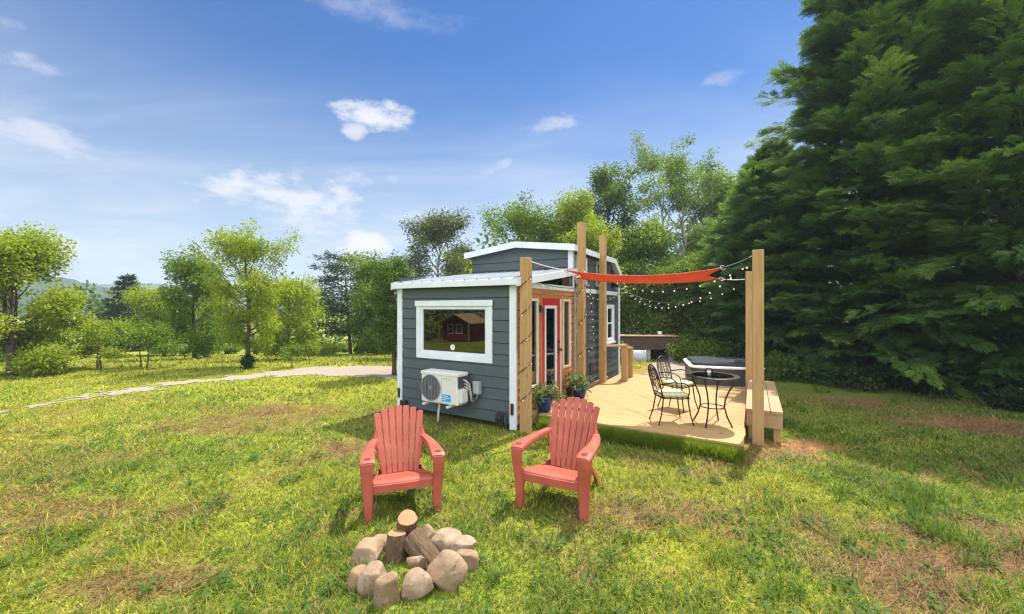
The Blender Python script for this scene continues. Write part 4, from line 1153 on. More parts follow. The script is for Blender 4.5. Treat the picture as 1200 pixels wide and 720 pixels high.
def build_trees():
    g = 'lawn trees on the left'
    def D(name, label, px, Y, top, wpx, seed, **k):
        X, _ = at(px, Y); return decid(name, label, X, Y, hh(top, px, Y)/1.03, max(.3, wpx/2/FPX*Y-k.get('clump', .5)*.55), seed, **k)
    D('lawn_tree', 'big yellow green tree cut off by the left edge of the picture', 14, 11.2, 276, 112, 1, pal=P_YEL, cb=.06, limbs=27, n=12000, leaf=.09, clump=.42, group=g, multi=3, spread_=.1)
    D('fruit_tree', 'small low fruit tree nearest the big left tree on the lawn', 70, 12.8, 370, 62, 2, pal=P_YEL, cb=.35, limbs=12, n=1500, leaf=.08, clump=.2, group='small fruit trees on the lawn', multi=2)
    D('fruit_tree', 'small rounded fruit tree, middle one of three on the lawn', 116, 12.7, 378, 54, 3, pal=P_YEL, cb=.4, limbs=12, n=1300, leaf=.075, clump=.18, group='small fruit trees on the lawn', multi=2)
    D('fruit_tree', 'small wide fruit tree with forked trunk, rightmost of three on the lawn', 171, 12.7, 385, 74, 4, pal=P_GRN, cb=.45, limbs=13, n=1500, leaf=.075, clump=.2, group='small fruit trees on the lawn', multi=2)
    conifer('dark_conifer', 'dark pointed conifer rising behind the fruit trees below the hills', *at(150, 29), hh(324, 150, 29), 1.9, 5, n=8000, leaf=.32, cb=.05)
    D('lawn_tree', 'leafy bright tree between the dark conifer and the tall lawn tree', 192, 21, 342, 76, 6, pal=P_YEL, cb=.12, limbs=20, n=6000, leaf=.14, clump=.5, group=g)
    D('lawn_tree', 'airy mid green tree close behind left side of the tall lawn tree', 228, 17.5, 302, 64, 7, pal=P_GRN, cb=.1, limbs=20, n=6500, leaf=.11, clump=.42, group=g, open_=.2)
    D('lawn_tree', 'tall open crowned lawn tree casting a long shadow beside gravel drive', 291, 12.9, 277, 112, 8, pal=P_YEL, cb=.26, limbs=26, n=6500, leaf=.08, clump=.30, group=g, open_=.2, env='vase', r0=.085)
    bush('dark clipped shrub hugging the foot of the tall lawn tree', *at(290, 12.75), .36, .42, 80, pal=P_DRK, n=1000, leaf=.06)
    D('lawn_tree', 'bright low spreading tree right of the tall lawn tree', 338, 17, 330, 70, 9, pal=P_YEL, cb=.12, limbs=18, n=5000, leaf=.11, clump=.42, group=g)
    conifer('pine', 'tall dark pine with layered branches and bare leaning trunk beyond the drive', *at(411, 24), hh(303, 403, 24), 2.5, 10, n=9000, leaf=.24, cb=.22, open_=.25, lean=-.07, top='round', whorls=12)
    D('lawn_tree', 'mid green tree behind the pine, left of the slim dark tree', 440, 23, 308, 64, 11, pal=P_GRN, cb=.08, limbs=18, n=6000, leaf=.16, clump=.6, group=g)
    D('slim_tree', 'slim dark green young tree standing just left of the grey house', 462, 11.3, 303, 50, 12, pal=P_MID, cb=.28, limbs=22, n=5000, leaf=.07, clump=.2, env='column')
    D('willow_tree', 'feathery grey green tree rising behind the low house roof', 514, 19, 250, 92, 13, pal=P_GRY, cb=.15, limbs=24, n=7500, leaf=.12, clump=.5, open_=.25, bark='bark_pale', droop=.5)
    D('garden_tree', 'low yellow green tree glimpsed left of the loft roof', 552, 24, 300, 70, 14, pal=P_YEL, cb=.05, limbs=16, n=5000, leaf=.16, clump=.6)
    # tiny sapling by the drive
    D('sapling', 'thin knee high sapling beside the gravel drive', 342, 12.9, 406, 16, 15, pal=P_GRN, cb=.4, limbs=7, n=320, leaf=.06, clump=.12)
    w = 'woodland trees behind the house'
    D('woodland_tree', 'grey green bushy tree directly above the loft roof ridge', 618, 20, 247, 100, 16, pal=P_GRN, cb=.05, limbs=26, n=10000, leaf=.13, clump=.55, group=w, env='round')
    D('woodland_tree', 'bright sunlit green tree above the tallest timber post', 672, 18.5, 228, 66, 17, pal=P_YEL, cb=.08, limbs=24, n=9000, leaf=.12, clump=.5, group=w, env='column')
    D('woodland_tree', 'dark green twin topped tree behind the bright sunlit one', 716, 24, 203, 70, 18, pal=P_MID, cb=.1, limbs=26, n=9000, leaf=.16, clump=.62, group=w, multi=2, env='column')
    D('woodland_tree', 'low vivid yellow green tree between the two tall timber posts', 695, 16.5, 268, 72, 19, pal=P_YEL, cb=.05, limbs=18, n=7000, leaf=.11, clump=.45, group=w)
    D('birch_tree', 'tallest airy tree with pale forked trunk and wispy open top', 796, 21, 166, 112, 20, pal=P_GRN, cb=.32, limbs=30, n=9000, leaf=.12, clump=.46, bark='bark_pale', open_=.25, env='round', multi=2, r0=.17)
    D('woodland_tree', 'leafy tree right of the pale trunked one, behind the sail', 838, 23, 196, 74, 21, pal=P_GRN, cb=.1, limbs=24, n=9000, leaf=.15, clump=.62, group=w)
    D('woodland_tree', 'mid green tree filling the gap below the pale forked trunk', 752, 19, 268, 82, 22, pal=P_GRN, cb=.03, limbs=24, n=9000, leaf=.13, clump=.52, group=w)
    D('woodland_tree', 'dense tree behind the hanging bulbs left of the tub', 775, 17.2, 318, 84, 23, pal=P_GRN, cb=.02, limbs=24, n=9000, leaf=.12, clump=.46, group=w)
    D('woodland_tree', 'green tree close beside the far grey corner of the house', 734, 17.5, 312, 60, 24, pal=P_GRN, cb=.02, limbs=22, n=7000, leaf=.12, clump=.46, group=w)
    D('woodland_tree', 'leafy tree between the tub and the cypress row', 826, 16.2, 300, 76, 25, pal=P_GRN, cb=.02, limbs=24, n=9000, leaf=.11, clump=.44, group=w)
    D('woodland_tree', 'leafy tree overlapping the far end of the cypress row', 866, 18.5, 250, 72, 26, pal=P_GRN, cb=.02, limbs=24, n=9000, leaf=.13, clump=.5, group=w)
    # the cypress row
    c = 'tall cypresses in the row on the right'
    cypress('huge near cypress filling the right edge with drooping bright tipped branches', 10.9, 8.6, 11.6, 2.6, 31, nb=620, per=64, size=.30, group=c)
    cypress('huge dark cypress second from right, blue sky against its upper left side', 9.3, 10.6, 13.0, 2.4, 32, nb=640, per=58, size=.31, group=c)
    cypress('broad cypress third from right in front of the lower ones', 8.1, 12.6, 6.9, 2.0, 33, nb=480, per=46, size=.31, group=c)
    cypress('mid height cypress fourth from right in the row', 8.35, 14.7, 6.0, 1.7, 34, nb=380, per=32, size=.34, group=c)
    cypress('lowest paler cypress at far left end of the row', 9.0, 16.9, 5.6, 1.55, 35, nb=340, per=30, size=.34, group=c)
    cypress('cypress in shadow behind the two near ones, seen between them', 12.6, 11.2, 12.5, 2.4, 36, nb=300, per=26, size=.45, group=c)
    # low growth
    s = 'low shrubs along far edge of the lawn'
    rows = [(20, 24, 411, 60, .9), (105, 26, 407, 40, .8), (215, 25, 408, 50, .9), (262, 24, 408, 40, .9), (318, 22, 410, 44, .9), (372, 21, 401, 50, 1.0), (430, 25, 409, 30, .8), (398, 27, 407, 40, .8), (60, 27, 406, 60, .9)]
    lab = ['low shrub at far lawn edge beneath the big left tree', 'pale shrub behind the middle fruit tree', 'tall grass like shrub between fruit trees and tall lawn tree', 'low shrub just left of the tall lawn tree trunk',
           'low weedy shrub right of the tall lawn tree', 'broad bright shrub mound beyond the gravel drive', 'small shrub beneath the mid green tree by the house', 'low shrub under the pine', 'low shrub behind the leftmost fruit tree']
    for i, (px, Y, top, wpx, k) in enumerate(rows):
        X, _ = at(px, Y); bush(lab[i], X, Y, wpx/FPX*Y*1.1, max(.5, hh(top, px, Y)), 100+i, pal=P_YEL if i in (1, 2, 5) else P_GRN, n=1700, leaf=.13, group=s)
    u = 'undergrowth behind the deck'
    for i, (px, Y, top, wpx, lb, pl_) in enumerate([(742, 15.8, 372, 40, 'dark undergrowth bush behind the board stack', P_DRK), (800, 14.6, 388, 46, 'bright weedy bush right of the board stack', P_GRN), (838, 13.8, 392, 50, 'leafy weeds behind the hot tub', P_GRN),
                                             (868, 13.2, 384, 40, 'tall weeds between hot tub and cypress row', P_MID), (775, 15.4, 380, 40, 'dark bush above right end of the board stack', P_MID), (722, 14.2, 398, 20, 'pale weed clump by the far house corner', P_YEL),
                                             (925, 10.8, 418, 60, 'low brambles at foot of the third cypress', P_MID), (1000, 9.7, 426, 80, 'low dark brambles under the huge dark cypress', P_DRK), (1192, 7.6, 458, 40, 'dark green shrub at right picture edge', P_DRK), (905, 11.6, 410, 36, 'green weeds behind the thick foreground post', P_GRN), (1090, 9.2, 424, 90, 'dark low growth under the near cypress', P_DRK)]):
        X, _ = at(px, Y); bush(lb, X, Y, wpx/FPX*Y*1.15, max(.3, hh(top, px, Y)), 140+i, pal=pl_, n=1900, leaf=.09, group=u)
build_trees()

def build_far():
    """far woods as one mass, and the hills"""
    rng = np.random.default_rng(77); cl = []; cr = []
    for az in np.arange(-150, 62, .9):
        a = R_(az); d = 46+rng.normal(0, 3)
        X, Y = math.sin(a)*d, math.cos(a)*d
        if az > -3 : d = 34+rng.normal(0, 2); X, Y = math.sin(a)*d, math.cos(a)*d
        top = rng.uniform(4.6, 7.0) if az < -3 else rng.uniform(6, 9.5)
        if -56 < az < -38: top = rng.uniform(3.2, 5.0)
        if az < -75: top += 2.5
        g0 = gz1(X, Y)
        for k in range(7): cl.append((X+rng.normal(0, .9), Y+rng.normal(0, .9), g0+top*(k+.4)/7)); cr.append(rng.uniform(.7, 1.15))
    n = 60000
    V, F, C = leaf_cloud(rng, cl, cr, n, .42, [(.035, .075, .014), (.085, .14, .02), (.15, .20, .028)], .8, .2)
    kind(np_obj('far_wood', V, F, C, 'leaf'), 'stuff', 'distant belt of woodland beyond the lawn')
    def ridge(name, d, az0, az1, hf, c0, c1, sc, depth):
        m, t, p = new_mat(name+'_cover')
        po = t.add('ShaderNodeNewGeometry').outputs['Position']; f = t.noise(po, sc, 8, .7); f2 = t.noise(po, sc*.12, 4)
        t.set(p.inputs['Base Color'], t.mix(t.ramp(f2, [(.4, (0, 0, 0)), (.6, (.5, .5, .5))]), t.ramp(f, [(.35, c0), (.65, c1)]), c1)); p.inputs['Roughness'].default_value = 1; p.inputs['Specular IOR Level'].default_value = 0
        t.set(p.inputs['Normal'], t.bump(f, 1.0, 6)); MATS[name] = m
        A = np.radians(np.linspace(az0, az1, 200)); J = np.linspace(0, 1, 30)
        hgt = hf(np.degrees(A))
        rough = fbm(np.degrees(A)[:, None]*2.5+0*J, J[None]*9+0*A[:, None], 7)
        Rr = d+depth*J[None]+0*A[:, None]; Z = -6+(hgt[:, None]+6)*np.sin(np.clip(J[None]*1.0, 0, 1)*PI/2)**1.1+(rough-.5)*hgt[:, None].clip(2)*.16
        V = np.stack([np.sin(A)[:, None]*Rr, np.cos(A)[:, None]*Rr, Z], -1); ni, nj = Z.shape
        V = np.concatenate([V, np.stack([V[:, -1, 0]*1.4, V[:, -1, 1]*1.4, np.full(ni, -8.0)], -1)[:, None]], 1); nj += 1
        i = np.arange(ni-1)[:, None]*nj+np.arange(nj-1)[None]
        kind(np_obj(name, V.reshape(-1, 3), np.stack([i, i+nj, i+nj+1, i+1], -1).reshape(-1, 4), None, name, smooth=True), 'structure')
    def el(py, px): return (HOR-py)/math.hypot(FPX, px-600)
    pxs = np.array([-400, -100, 20, 60, 100, 130, 160, 200, 260, 400]); pys = np.array([325, 316, 319, 324, 333, 339, 345, 352, 358, 361.])
    az = np.degrees(np.arctan2(pxs-600, FPX)); e = np.array([el(a, b) for a, b in zip(pys, pxs)])
    ridge('near_hill', 300, -80, -20, lambda a: 1.9+np.interp(a, az, e)*430+(fbm(a*6, a*0, 3)-.5)*2.2, (.035, .065, .018), (.075, .115, .03), .12, 130)
    pxs2 = np.array([-400, 0, 90, 130, 170, 200, 260, 330, 450, 700]); pys2 = np.array([338, 337, 336, 334, 332.5, 334, 339, 345, 352, 356.])
    az2 = np.degrees(np.arctan2(pxs2-600, FPX)); e2 = np.array([el(a, b) for a, b in zip(pys2, pxs2)])
    ridge('far_ridge', 640, -82, 20, lambda a: 1.9+np.interp(a, az2, e2)*840+(fbm(a*4, a*0, 5)-.5)*3, (.04, .07, .03), (.06, .09, .04), .03, 200)
build_far()

def build_haze():
    mb = MB(); mb.box(-1400, 1400, -1400, 1400, -10, 62)
    m = bpy.data.materials.new('haze_air'); m.use_nodes = True; nt = m.node_tree; nt.nodes.clear()
    o = nt.nodes.new('ShaderNodeOutputMaterial'); v = nt.nodes.new('ShaderNodeVolumePrincipled')
    v.inputs['Color'].default_value = (.72, .86, 1, 1); v.inputs['Density'].default_value = .0011; v.inputs['Anisotropy'].default_value = .2
    nt.links.new(v.outputs[0], o.inputs['Volume']); MATS['haze_air'] = m
    kind(mb.build('haze', 'haze_air'), 'stuff', 'thin blue summer haze over the distant hills')
USE_HAZE = True
if USE_HAZE: build_haze()

# ------------------------------------------------------------------ garden chairs
def build_adirondack():
    t = thing('garden_chair', 'coral red plastic slatted garden chair left, behind the stone fire ring', 'garden chair', (0, 0, 0), 0, 'coral plastic garden chairs on the lawn')
    m = 'plastic_coral'
    # front is -y. back slats fan out, lean back
    mb = MB(); n = 7; sb = Vector((0, .13, .255)); ang = R_(23)
    def bp(u, v):
        """u -1..1 across, v 0..1 up the back"""
        half = .185+.085*v; top = .73
        x = u*half; r = v*top
        y = sb.y+r*math.sin(ang)-.030*(1-u*u)*-1*.9; z = sb.z+r*math.cos(ang)
        return Vector((x, y+.02*v*v, z))
    for k in range(n):
        u0 = -1+2*k/n+.017; u1 = -1+2*(k+1)/n-.017; uc = (u0+u1)/2
        vt = 1-.13*uc*uc
        g = []
        for j in range(4):
            q = j/3; u = u0+(u1-u0)*q; edge = abs(q-.5)*2
            g.append([bp(u, vv*(vt-.012*edge**3)) for vv in (0, .12, .25, .4, .55, .7, .82, .92, .97, 1.0)])
        mb.sheet(g, .020)
    for v0, v1, d in ((.0, .13, .012), (.42, .47, .022), (.80, .845, .022)):
        g = [[bp(-.97+1.94*i/10, v)+Vector((0, d, -.004)) for v in (v0, v1)] for i in range(11)]
        mb.sheet(g, .012)
    mb.build('backrest', m, t, .004, seg=2)
    # seat: slats dished from the front lip to the back
    mb = MB(); n = 1
    prof = [(-.345, .330), (-.335, .352), (-.30, .362), (-.22, .350), (-.12, .325), (0, .292), (.10, .262), (.165, .245)]
    for k in range(n):
        g = []
        for j in range(15):
            u = -1+2*j/14
            g.append([Vector((u*(.280-.09*max(0, (y+.345)/.51)), y, z-.006*(1-u*u))) for y, z in prof])
        mb.sheet(g, .016)
    g = [[Vector((-.278+.556*i/8, -.347-.006*math.sin(PI*i/8), z)) for z in (.265, .30, .34)] for i in range(9)]; mb.sheet(g, .014)
    g = [[Vector((-.25+.5*i/4, y, .352-.012-(y+.3)*.22)) for y in (-.31, -.22)] for i in range(5)]; mb.sheet(g, .006)
    g = [[Vector((-.21+.42*i/4, y, .268-(y-.05)*.25)) for y in (.05, .12)] for i in range(5)]; mb.sheet(g, .006)
    mb.build('seat', m, t, .004)
    for s in (-1, 1):
        # arm with a cup hole near the front
        mb = MB()
        path = [(-.40, .312, .054, .585), (-.37, .314, .060, .602), (-.28, .313, .058, .607), (-.12, .308, .048, .603), (.06, .296, .040, .600), (.20, .272, .036, .600), (.30, .245, .030, .605)]
        g = [[Vector((s*(c-w), y, z-.004)) if i == 0 else Vector((s*(c+w*(i-2)/2), y, z+(0 if i in (1, 2, 3) else -.010))) for i in range(5)] for y, c, w, z in path]
        if s < 0: g = [r[::-1] for r in g]
        mb.sheet(g, .018)
        # rolled outer and front edges
        for dx in (-1, 1):
            e = [[Vector((s*(c+dx*w), y, z-.008)), Vector((s*(c+dx*w), y, z-.040))] for y, c, w, z in path]; mb.sheet(e, .012)
        e = [[Vector((s*(.312-.054+.108*i/4), -.402, .58)), Vector((s*(.312-.050+.100*i/4), -.398, .50))] for i in range(5)]; mb.sheet(e, .014)
        # joins up into the back
        mb.tube([(s*.245, .29, .60), (s*.235, .305, .64), (s*.232, .32, .70)], [.026, .022, .014], 8)
        mb.tube([(s*.25, .24, .59), (s*.215, .22, .50), (s*.20, .18, .38)], [.022, .020, .016], 8)
        a = mb.build('arm', m, t, .003)
        c = [Vector((s*.313+.030*math.cos(q), -.345+.030*math.sin(q), .6148)) for q in np.linspace(0, 2*PI, 25)[:-1]]
        mb = MB(); o = [Vector((p.x, p.y, p.z-.003)) for p in c]; mb.add(c+o, [tuple(range(24)), tuple(range(47, 23, -1))]+[(k, 24+k, 24+(k+1) % 24, (k+1) % 24) for k in range(24)])
        mb.build('cup_hole', 'plastic_dark_hole', a)
        # front leg: broad angle section, tapering
        mb = MB(); lv = []
        for z, x0, x1, y0 in ((0, .276, .330, -.360), (.15, .274, .336, -.366), (.30, .272, .346, -.376), (.40, .268, .356, -.386), (.50, .262, .366, -.396), (.585, .260, .366, -.398)):
            lv.append([(s*x0, y0, z), (s*x1, y0+.008, z)])
        g = [[Vector(p) for p in r] for r in lv]; g = g if s > 0 else [r[::-1] for r in g]; mb.sheet(g, .018)
        g = [[Vector(r[1]), Vector(r[1])+Vector((0, .055+.02*i/5, 0))] for i, r in enumerate(lv)]; mb.sheet(g, .016)
        g = [[Vector(r[0]), Vector(r[0])+Vector((0, .045, 0))] for i, r in enumerate(lv[:4])]; mb.sheet(g, .014)
        mb.build('front_leg', m, t, .004)
        # side rail and rear leg
        mb = MB(); rp = [(-.35, .262, .275, .335), (-.1, .245, .262, .322), (.12, .222, .225, .285), (.28, .215, .19, .25)]
        g = [[Vector((s*x, y, z0)), Vector((s*x, y, z1))] for y, x, z0, z1 in rp]; mb.sheet(g, .014); mb.build('side_rail', m, t, .003)
        mb = MB(); rp = [(.14, .222, .29, .075), (.26, .226, .225, .07), (.36, .234, .12, .06), (.43, .244, 0, .05)]
        g = [[Vector((s*x, y-w/2, z)), Vector((s*x, y+w/2, z+w*.15))] for y, x, z, w in rp]; mb.sheet(g, .018)
        g = [[Vector((s*x, y+w/2, z+w*.15)), Vector((s*(x-.045), y+w/2, z+w*.15))] for y, x, z, w in rp]; mb.sheet(g, .014)
        mb.build('rear_leg', m, t, .004)
    a = gp(434, 612); b = gp(511, 601); mx = ((a[0]+b[0])/2, (a[1]+b[1])/2)
    th = R_(19); t.location = (mx[0]-.37*math.sin(th), mx[1]+.37*math.cos(th), gz1(*mx)); t.rotation_euler.z = th; t.scale = (1.0, .92, .92)
    a = gp(604, 600); b = gp(671, 606); mx = ((a[0]+b[0])/2, (a[1]+b[1])/2); th = R_(-27)
    dup(t, (mx[0]-.38*math.sin(th)+.05, mx[1]+.38*math.cos(th), gz1(*mx)), th, 'coral red plastic slatted garden chair nearer the deck, turned towards the left', scale=(1.04, 1.0, 1.0))
build_adirondack()

# ------------------------------------------------------------------ fire ring
def build_fire():
    # px, py of the base centre, width px, height m, depth ratio, seed, label
    S = [(449, 645, 24, .13, .9, 'small tan stone behind the upright log, left rear of fire ring'), (435, 662, 40, .17, .8, 'wide flat tan stone at left of fire ring'), (423, 691, 27, .17, .9, 'leftmost short stone of fire ring'),
         (437, 698, 34, .22, .8, 'blocky tan stone, front left of fire ring'), (453, 711, 34, .24, .7, 'upright grey speckled stone at front of fire ring'), (490, 703, 38, .18, .8, 'square tan stone in front centre of fire ring'),
         (525, 698, 48, .27, .8, 'largest pale boulder at front right of fire ring'), (547, 668, 26, .15, .8, 'small round stone at right end of fire ring'), (543, 653, 34, .15, .8, 'flat pitted pale stone at right rear of fire ring'),
         (523, 646, 36, .20, .9, 'pale rounded boulder at back right of fire ring'), (503, 637, 24, .17, .9, 'reddish stone at back of fire ring behind the leaning log'), (489, 671, 22, .16, .8, 'orange brown stone inside fire ring beneath the leaning log')]
    for k, (px, py, w, h, dr, lb) in enumerate(S):
        X, Y, _ = gp(px, py); rr = random.Random(300+k); W = w/FPX*Y
        Y += W*.30; X = (px-600)/FPX*Y
        ph = [rr.uniform(0, 6) for _ in range(6)]; sq = rr.uniform(.55, .8)
        pl_ = [Vector((rr.gauss(0, 1), rr.gauss(0, 1), rr.gauss(0, .8))).normalized() for _ in range(9)]; cut = [rr.uniform(.55, .9) for _ in range(9)]
        def fn(p, ph=ph, sq=sq, pl_=pl_, cut=cut):
            q = Vector([math.copysign(abs(c)**sq, c) for c in p])
            for nrm, c in zip(pl_, cut):
                d = q.dot(nrm)
                if d > c: q -= nrm*(d-c)*.9
            return q*(1+.05*math.sin(3*p.x+ph[0])+.05*math.sin(4*p.y+ph[1])+.04*math.sin(5*p.z+ph[2])+.018*math.sin(11*p.x+ph[3])*math.sin(9*p.y+ph[4]))
        mb = MB(); mb.ico((0, 0, h*.38), (W*.54, W*.52*dr, h*.52), 4, fn)
        o = mb.build('fire_ring_stone', 'stone', None, smooth=True); o.location = (X, Y, gz1(X, Y)-.015); o.rotation_euler.z = rr.uniform(-.4, .4)
        tag(o, lb, 'stone', 'stones of the fire ring'); STONES.append((X, Y, W*.42))
    cx, cy, _ = gp(487, 668); STONES.append((cx, cy+.05, .14))
    def log(label, a, b, r, seed):
        a, b = Vector(a), Vector(b); L = (b-a).length; rr = random.Random(seed)
        d = (b-a).normalized(); q = Vector((0, 0, 1)).rotation_difference(d)
        t = thing('firewood_log', label, 'log', a, 0, 'logs stacked in the fire ring'); t.rotation_mode = 'QUATERNION'; t.rotation_quaternion = q
        n = 28; ring = []; N = 12; pr = [1+.04*math.sin(3*k*2*PI/n+seed)+.03*rr.uniform(-1, 1) for k in range(n)]
        vs = []; fs = []
        for i in range(N):
            z = L*i/(N-1)
            for k in range(n):
                an = 2*PI*k/n; rad = r*pr[k]*(1+.03*rr.uniform(-1, 1)); vs.append((rad*math.cos(an), rad*math.sin(an), z))
        for i in range(N-1):
            for k in range(n): fs.append((i*n+k, i*n+(k+1) % n, (i+1)*n+(k+1) % n, (i+1)*n+k))
        MB().add(vs, fs).build('bark', 'log_bark', t)
        for z, sg in ((0, -1), (L, 1)):
            mb = MB(); vv = [(r*pr[k]*.985*math.cos(2*PI*k/n), r*pr[k]*.985*math.sin(2*PI*k/n), z) for k in range(n)]; vv += [(x*.93, y*.93, z+sg*.004) for x, y, _ in vv]; vv.append((0, 0, z+sg*.004))
            fs = [(k, (k+1) % n, n+(k+1) % n, n+k) for k in range(n)]+[(n+k, n+(k+1) % n, 2*n) for k in range(n)]
            mb.add(vv, fs).build('cut_end', 'log_end', t)
        return t
    # standing log on the left, one behind, one leaning down to the right
    Y1 = 3.06
    def P(px, py, Y): return Vector(((px-600)/FPX*Y, Y, CAMZ-(py-HOR)/FPX*Y))
    log('upright short log at left of the fire ring, sawn top showing', P(460, 670, Y1), P(464.5, 625, Y1+.05), .070, 1)
    log('rear log with pale sawn top poking above the others', P(474, 648, 3.36), P(477.5, 607, 3.20), .075, 2)
    log('rough barked log leaning down to the right across fire ring', P(518, 676, 2.98), P(483, 629, 3.16), .088, 3)
build_fire()

# ------------------------------------------------------------------ patio chairs, table
def build_patio():
    iron = 'iron'
    t = thing('patio_chair', 'black wrought iron chair with leafy back and patterned cushion, front one at the table', 'chair', (0, 0, 0), 0, 'wrought iron chairs at the round table')
    # faces +x, origin at floor centre
    fr = MB()
    seat = [(.22, -.20), (.22, .20), (.10, .225), (-.15, .19), (-.20, .15), (-.20, -.15), (-.15, -.19), (.10, -.225)]
    fr.tube([(x, y, .41) for x, y in seat], .011, 8, closed=True)
    for y in (-.10, 0, .10): fr.tube([(.21, y, .405), (-.19, y*.8, .405)], .006, 6)
    fr.build('seat_frame', iron, t, smooth=True)
    for x, y, fx, fy in ((.20, -.19, .27, -.24), (.20, .19, .27, .24), (-.18, -.16, -.27, -.20), (-.18, .16, -.27, .20)):
        mb = MB(); mb.tube([(x, y, .41), (x+(fx-x)*.15, y+(fy-y)*.15, .30), (x+(fx-x)*.45, y+(fy-y)*.45, .15), (fx, fy, 0)], [.012, .012, .011, .010], 8); mb.build('leg', iron, t, smooth=True)
    def bk(u, z): return Vector((-.19-(z-.41)*.26, u, z))
    def arch():
        P = [(-.17, .41), (-.185, .55), (-.20, .68), (-.195, .77), (-.15, .845), (-.08, .885), (0, .90)]
        return [bk(u, z) for u, z in P]+[bk(-u, z) for u, z in P[-2::-1]]
    mb = MB(); mb.tube(arch(), .012, 8); inner = [bk(p.y*.80, .48+(p.z-.41)*.76) for p in arch()]; mb.tube(inner[2:-2], .006, 6)
    mb.tube([bk(-.18, .47), bk(0, .48), bk(.18, .47)], .008, 6); b = mb.build('back_frame', iron, t, smooth=True)
    mb = MB(); rr = random.Random(7)
    mb.tube([bk(0, .48), bk(.02, .58), bk(-.015, .70), bk(.0, .87)], .007, 6)
    for k in range(7):
        z = .50+.05*k
        for s in (-1, 1):
            L = .15*(1-.05*k); e = [bk(0, z), bk(s*L*.4, z+.02), bk(s*L*.8, z+.065), bk(s*L, z+.115 if z < .76 else z+.05)]
            mb.tube(e, .0055, 5)
            c = e[2]; cc = [c+Vector((0, s*.022*math.cos(a), .022*math.sin(a))) for a in np.linspace(0, 5.2, 9)]; mb.tube(cc, .0045, 5)
            l = bk(s*L*.55, z+.05); mb.ico(l, (.005, .022, .013), 1)
    mb.build('scroll_work', iron, b, smooth=True)
    g = []
    for i in range(9):
        row = []
        for j in range(9):
            u = -1+2*i/8; v = -1+2*j/8; ed = max(abs(u), abs(v))
            row.append(Vector((.01+.215*u*(1-.04*v*v), .205*v*(1-.05*u*u)*(1 if u > -.5 else .9), .448+.022*math.sqrt(max(0, 1-ed**4))-.006*(math.cos(u*9)*math.cos(v*9)))))
        g.append(row)
    mb = MB(); mb.sheet(g, .045); mb.build('cushion', 'cushion', t, .012, smooth=True)
    for s in (-1, 1):
        mb = MB(); mb.tube([bk(s*.195, .62), (-.05, s*.245, .66), (.12, s*.25, .645), (.19, s*.24, .60), (.21, s*.215, .50), (.20, s*.19, .41)], .010, 8); mb.build('armrest', iron, t, smooth=True)
    t.location = (2.36, 6.04, DZ); t.rotation_euler.z = R_(2); t.scale = (.92, .92, .95)
    dup(t, (2.80, 6.88, DZ), R_(-52), 'black wrought iron chair with leafy back and patterned cushion, farther one near the tub', scale=(.92, .92, .95))
    # table
    t = thing('bistro_table', 'round glass topped iron table on curved legs set on the deck', 'table', (2.93, 5.93, DZ), .3)
    mb = MB(); R0 = .365
    mb.lathe([(R0-.085, .695), (R0-.01, .695), (R0, .702), (R0, .712), (R0-.01, .719), (R0-.085, .719), (R0-.085, .695)], 48); mb.build('top_rim', iron, t, smooth=False)
    mb = MB(); mb.lathe([(.0001, .704), (R0-.086, .704), (R0-.086, .711), (.0001, .711)], 48); mb.build('glass_top', 'table_glass', t)
    mb = MB(); mb.tube([(.16*math.cos(a), .16*math.sin(a), .26) for a in np.linspace(0, 2*PI, 33)[:-1]], .008, 6, closed=True); mb.build('brace_ring', iron, t, smooth=True)
    for k in range(4):
        a = k*PI/2+.5; c, s = math.cos(a), math.sin(a)
        mb = MB(); mb.tube([(r*c, r*s, z) for r, z in ((.30, .70), (.285, .62), (.22, .50), (.175, .38), (.165, .27), (.20, .14), (.27, 0))], .011, 8); mb.build('leg', iron, t, smooth=True)
    t = thing('glass_jar', 'small clear glass candle jar on the round table', 'jar', (2.90, 5.97, DZ+.7195))
    mb = MB(); mb.lathe([(.035, 0), (.045, .008), (.05, .04), (.047, .075), (.038, .09), (.036, .088), (.044, .07), (.046, .04), (.04, .012), (.0001, .010)], 24); mb.build('glass', 'clear_glass', t, smooth=True)
    mb = MB(); mb.lathe([(.036, .012), (.042, .02), (.042, .045), (.0001, .048)], 20); mb.build('wax', 'paper_white', t, smooth=True)
build_patio()

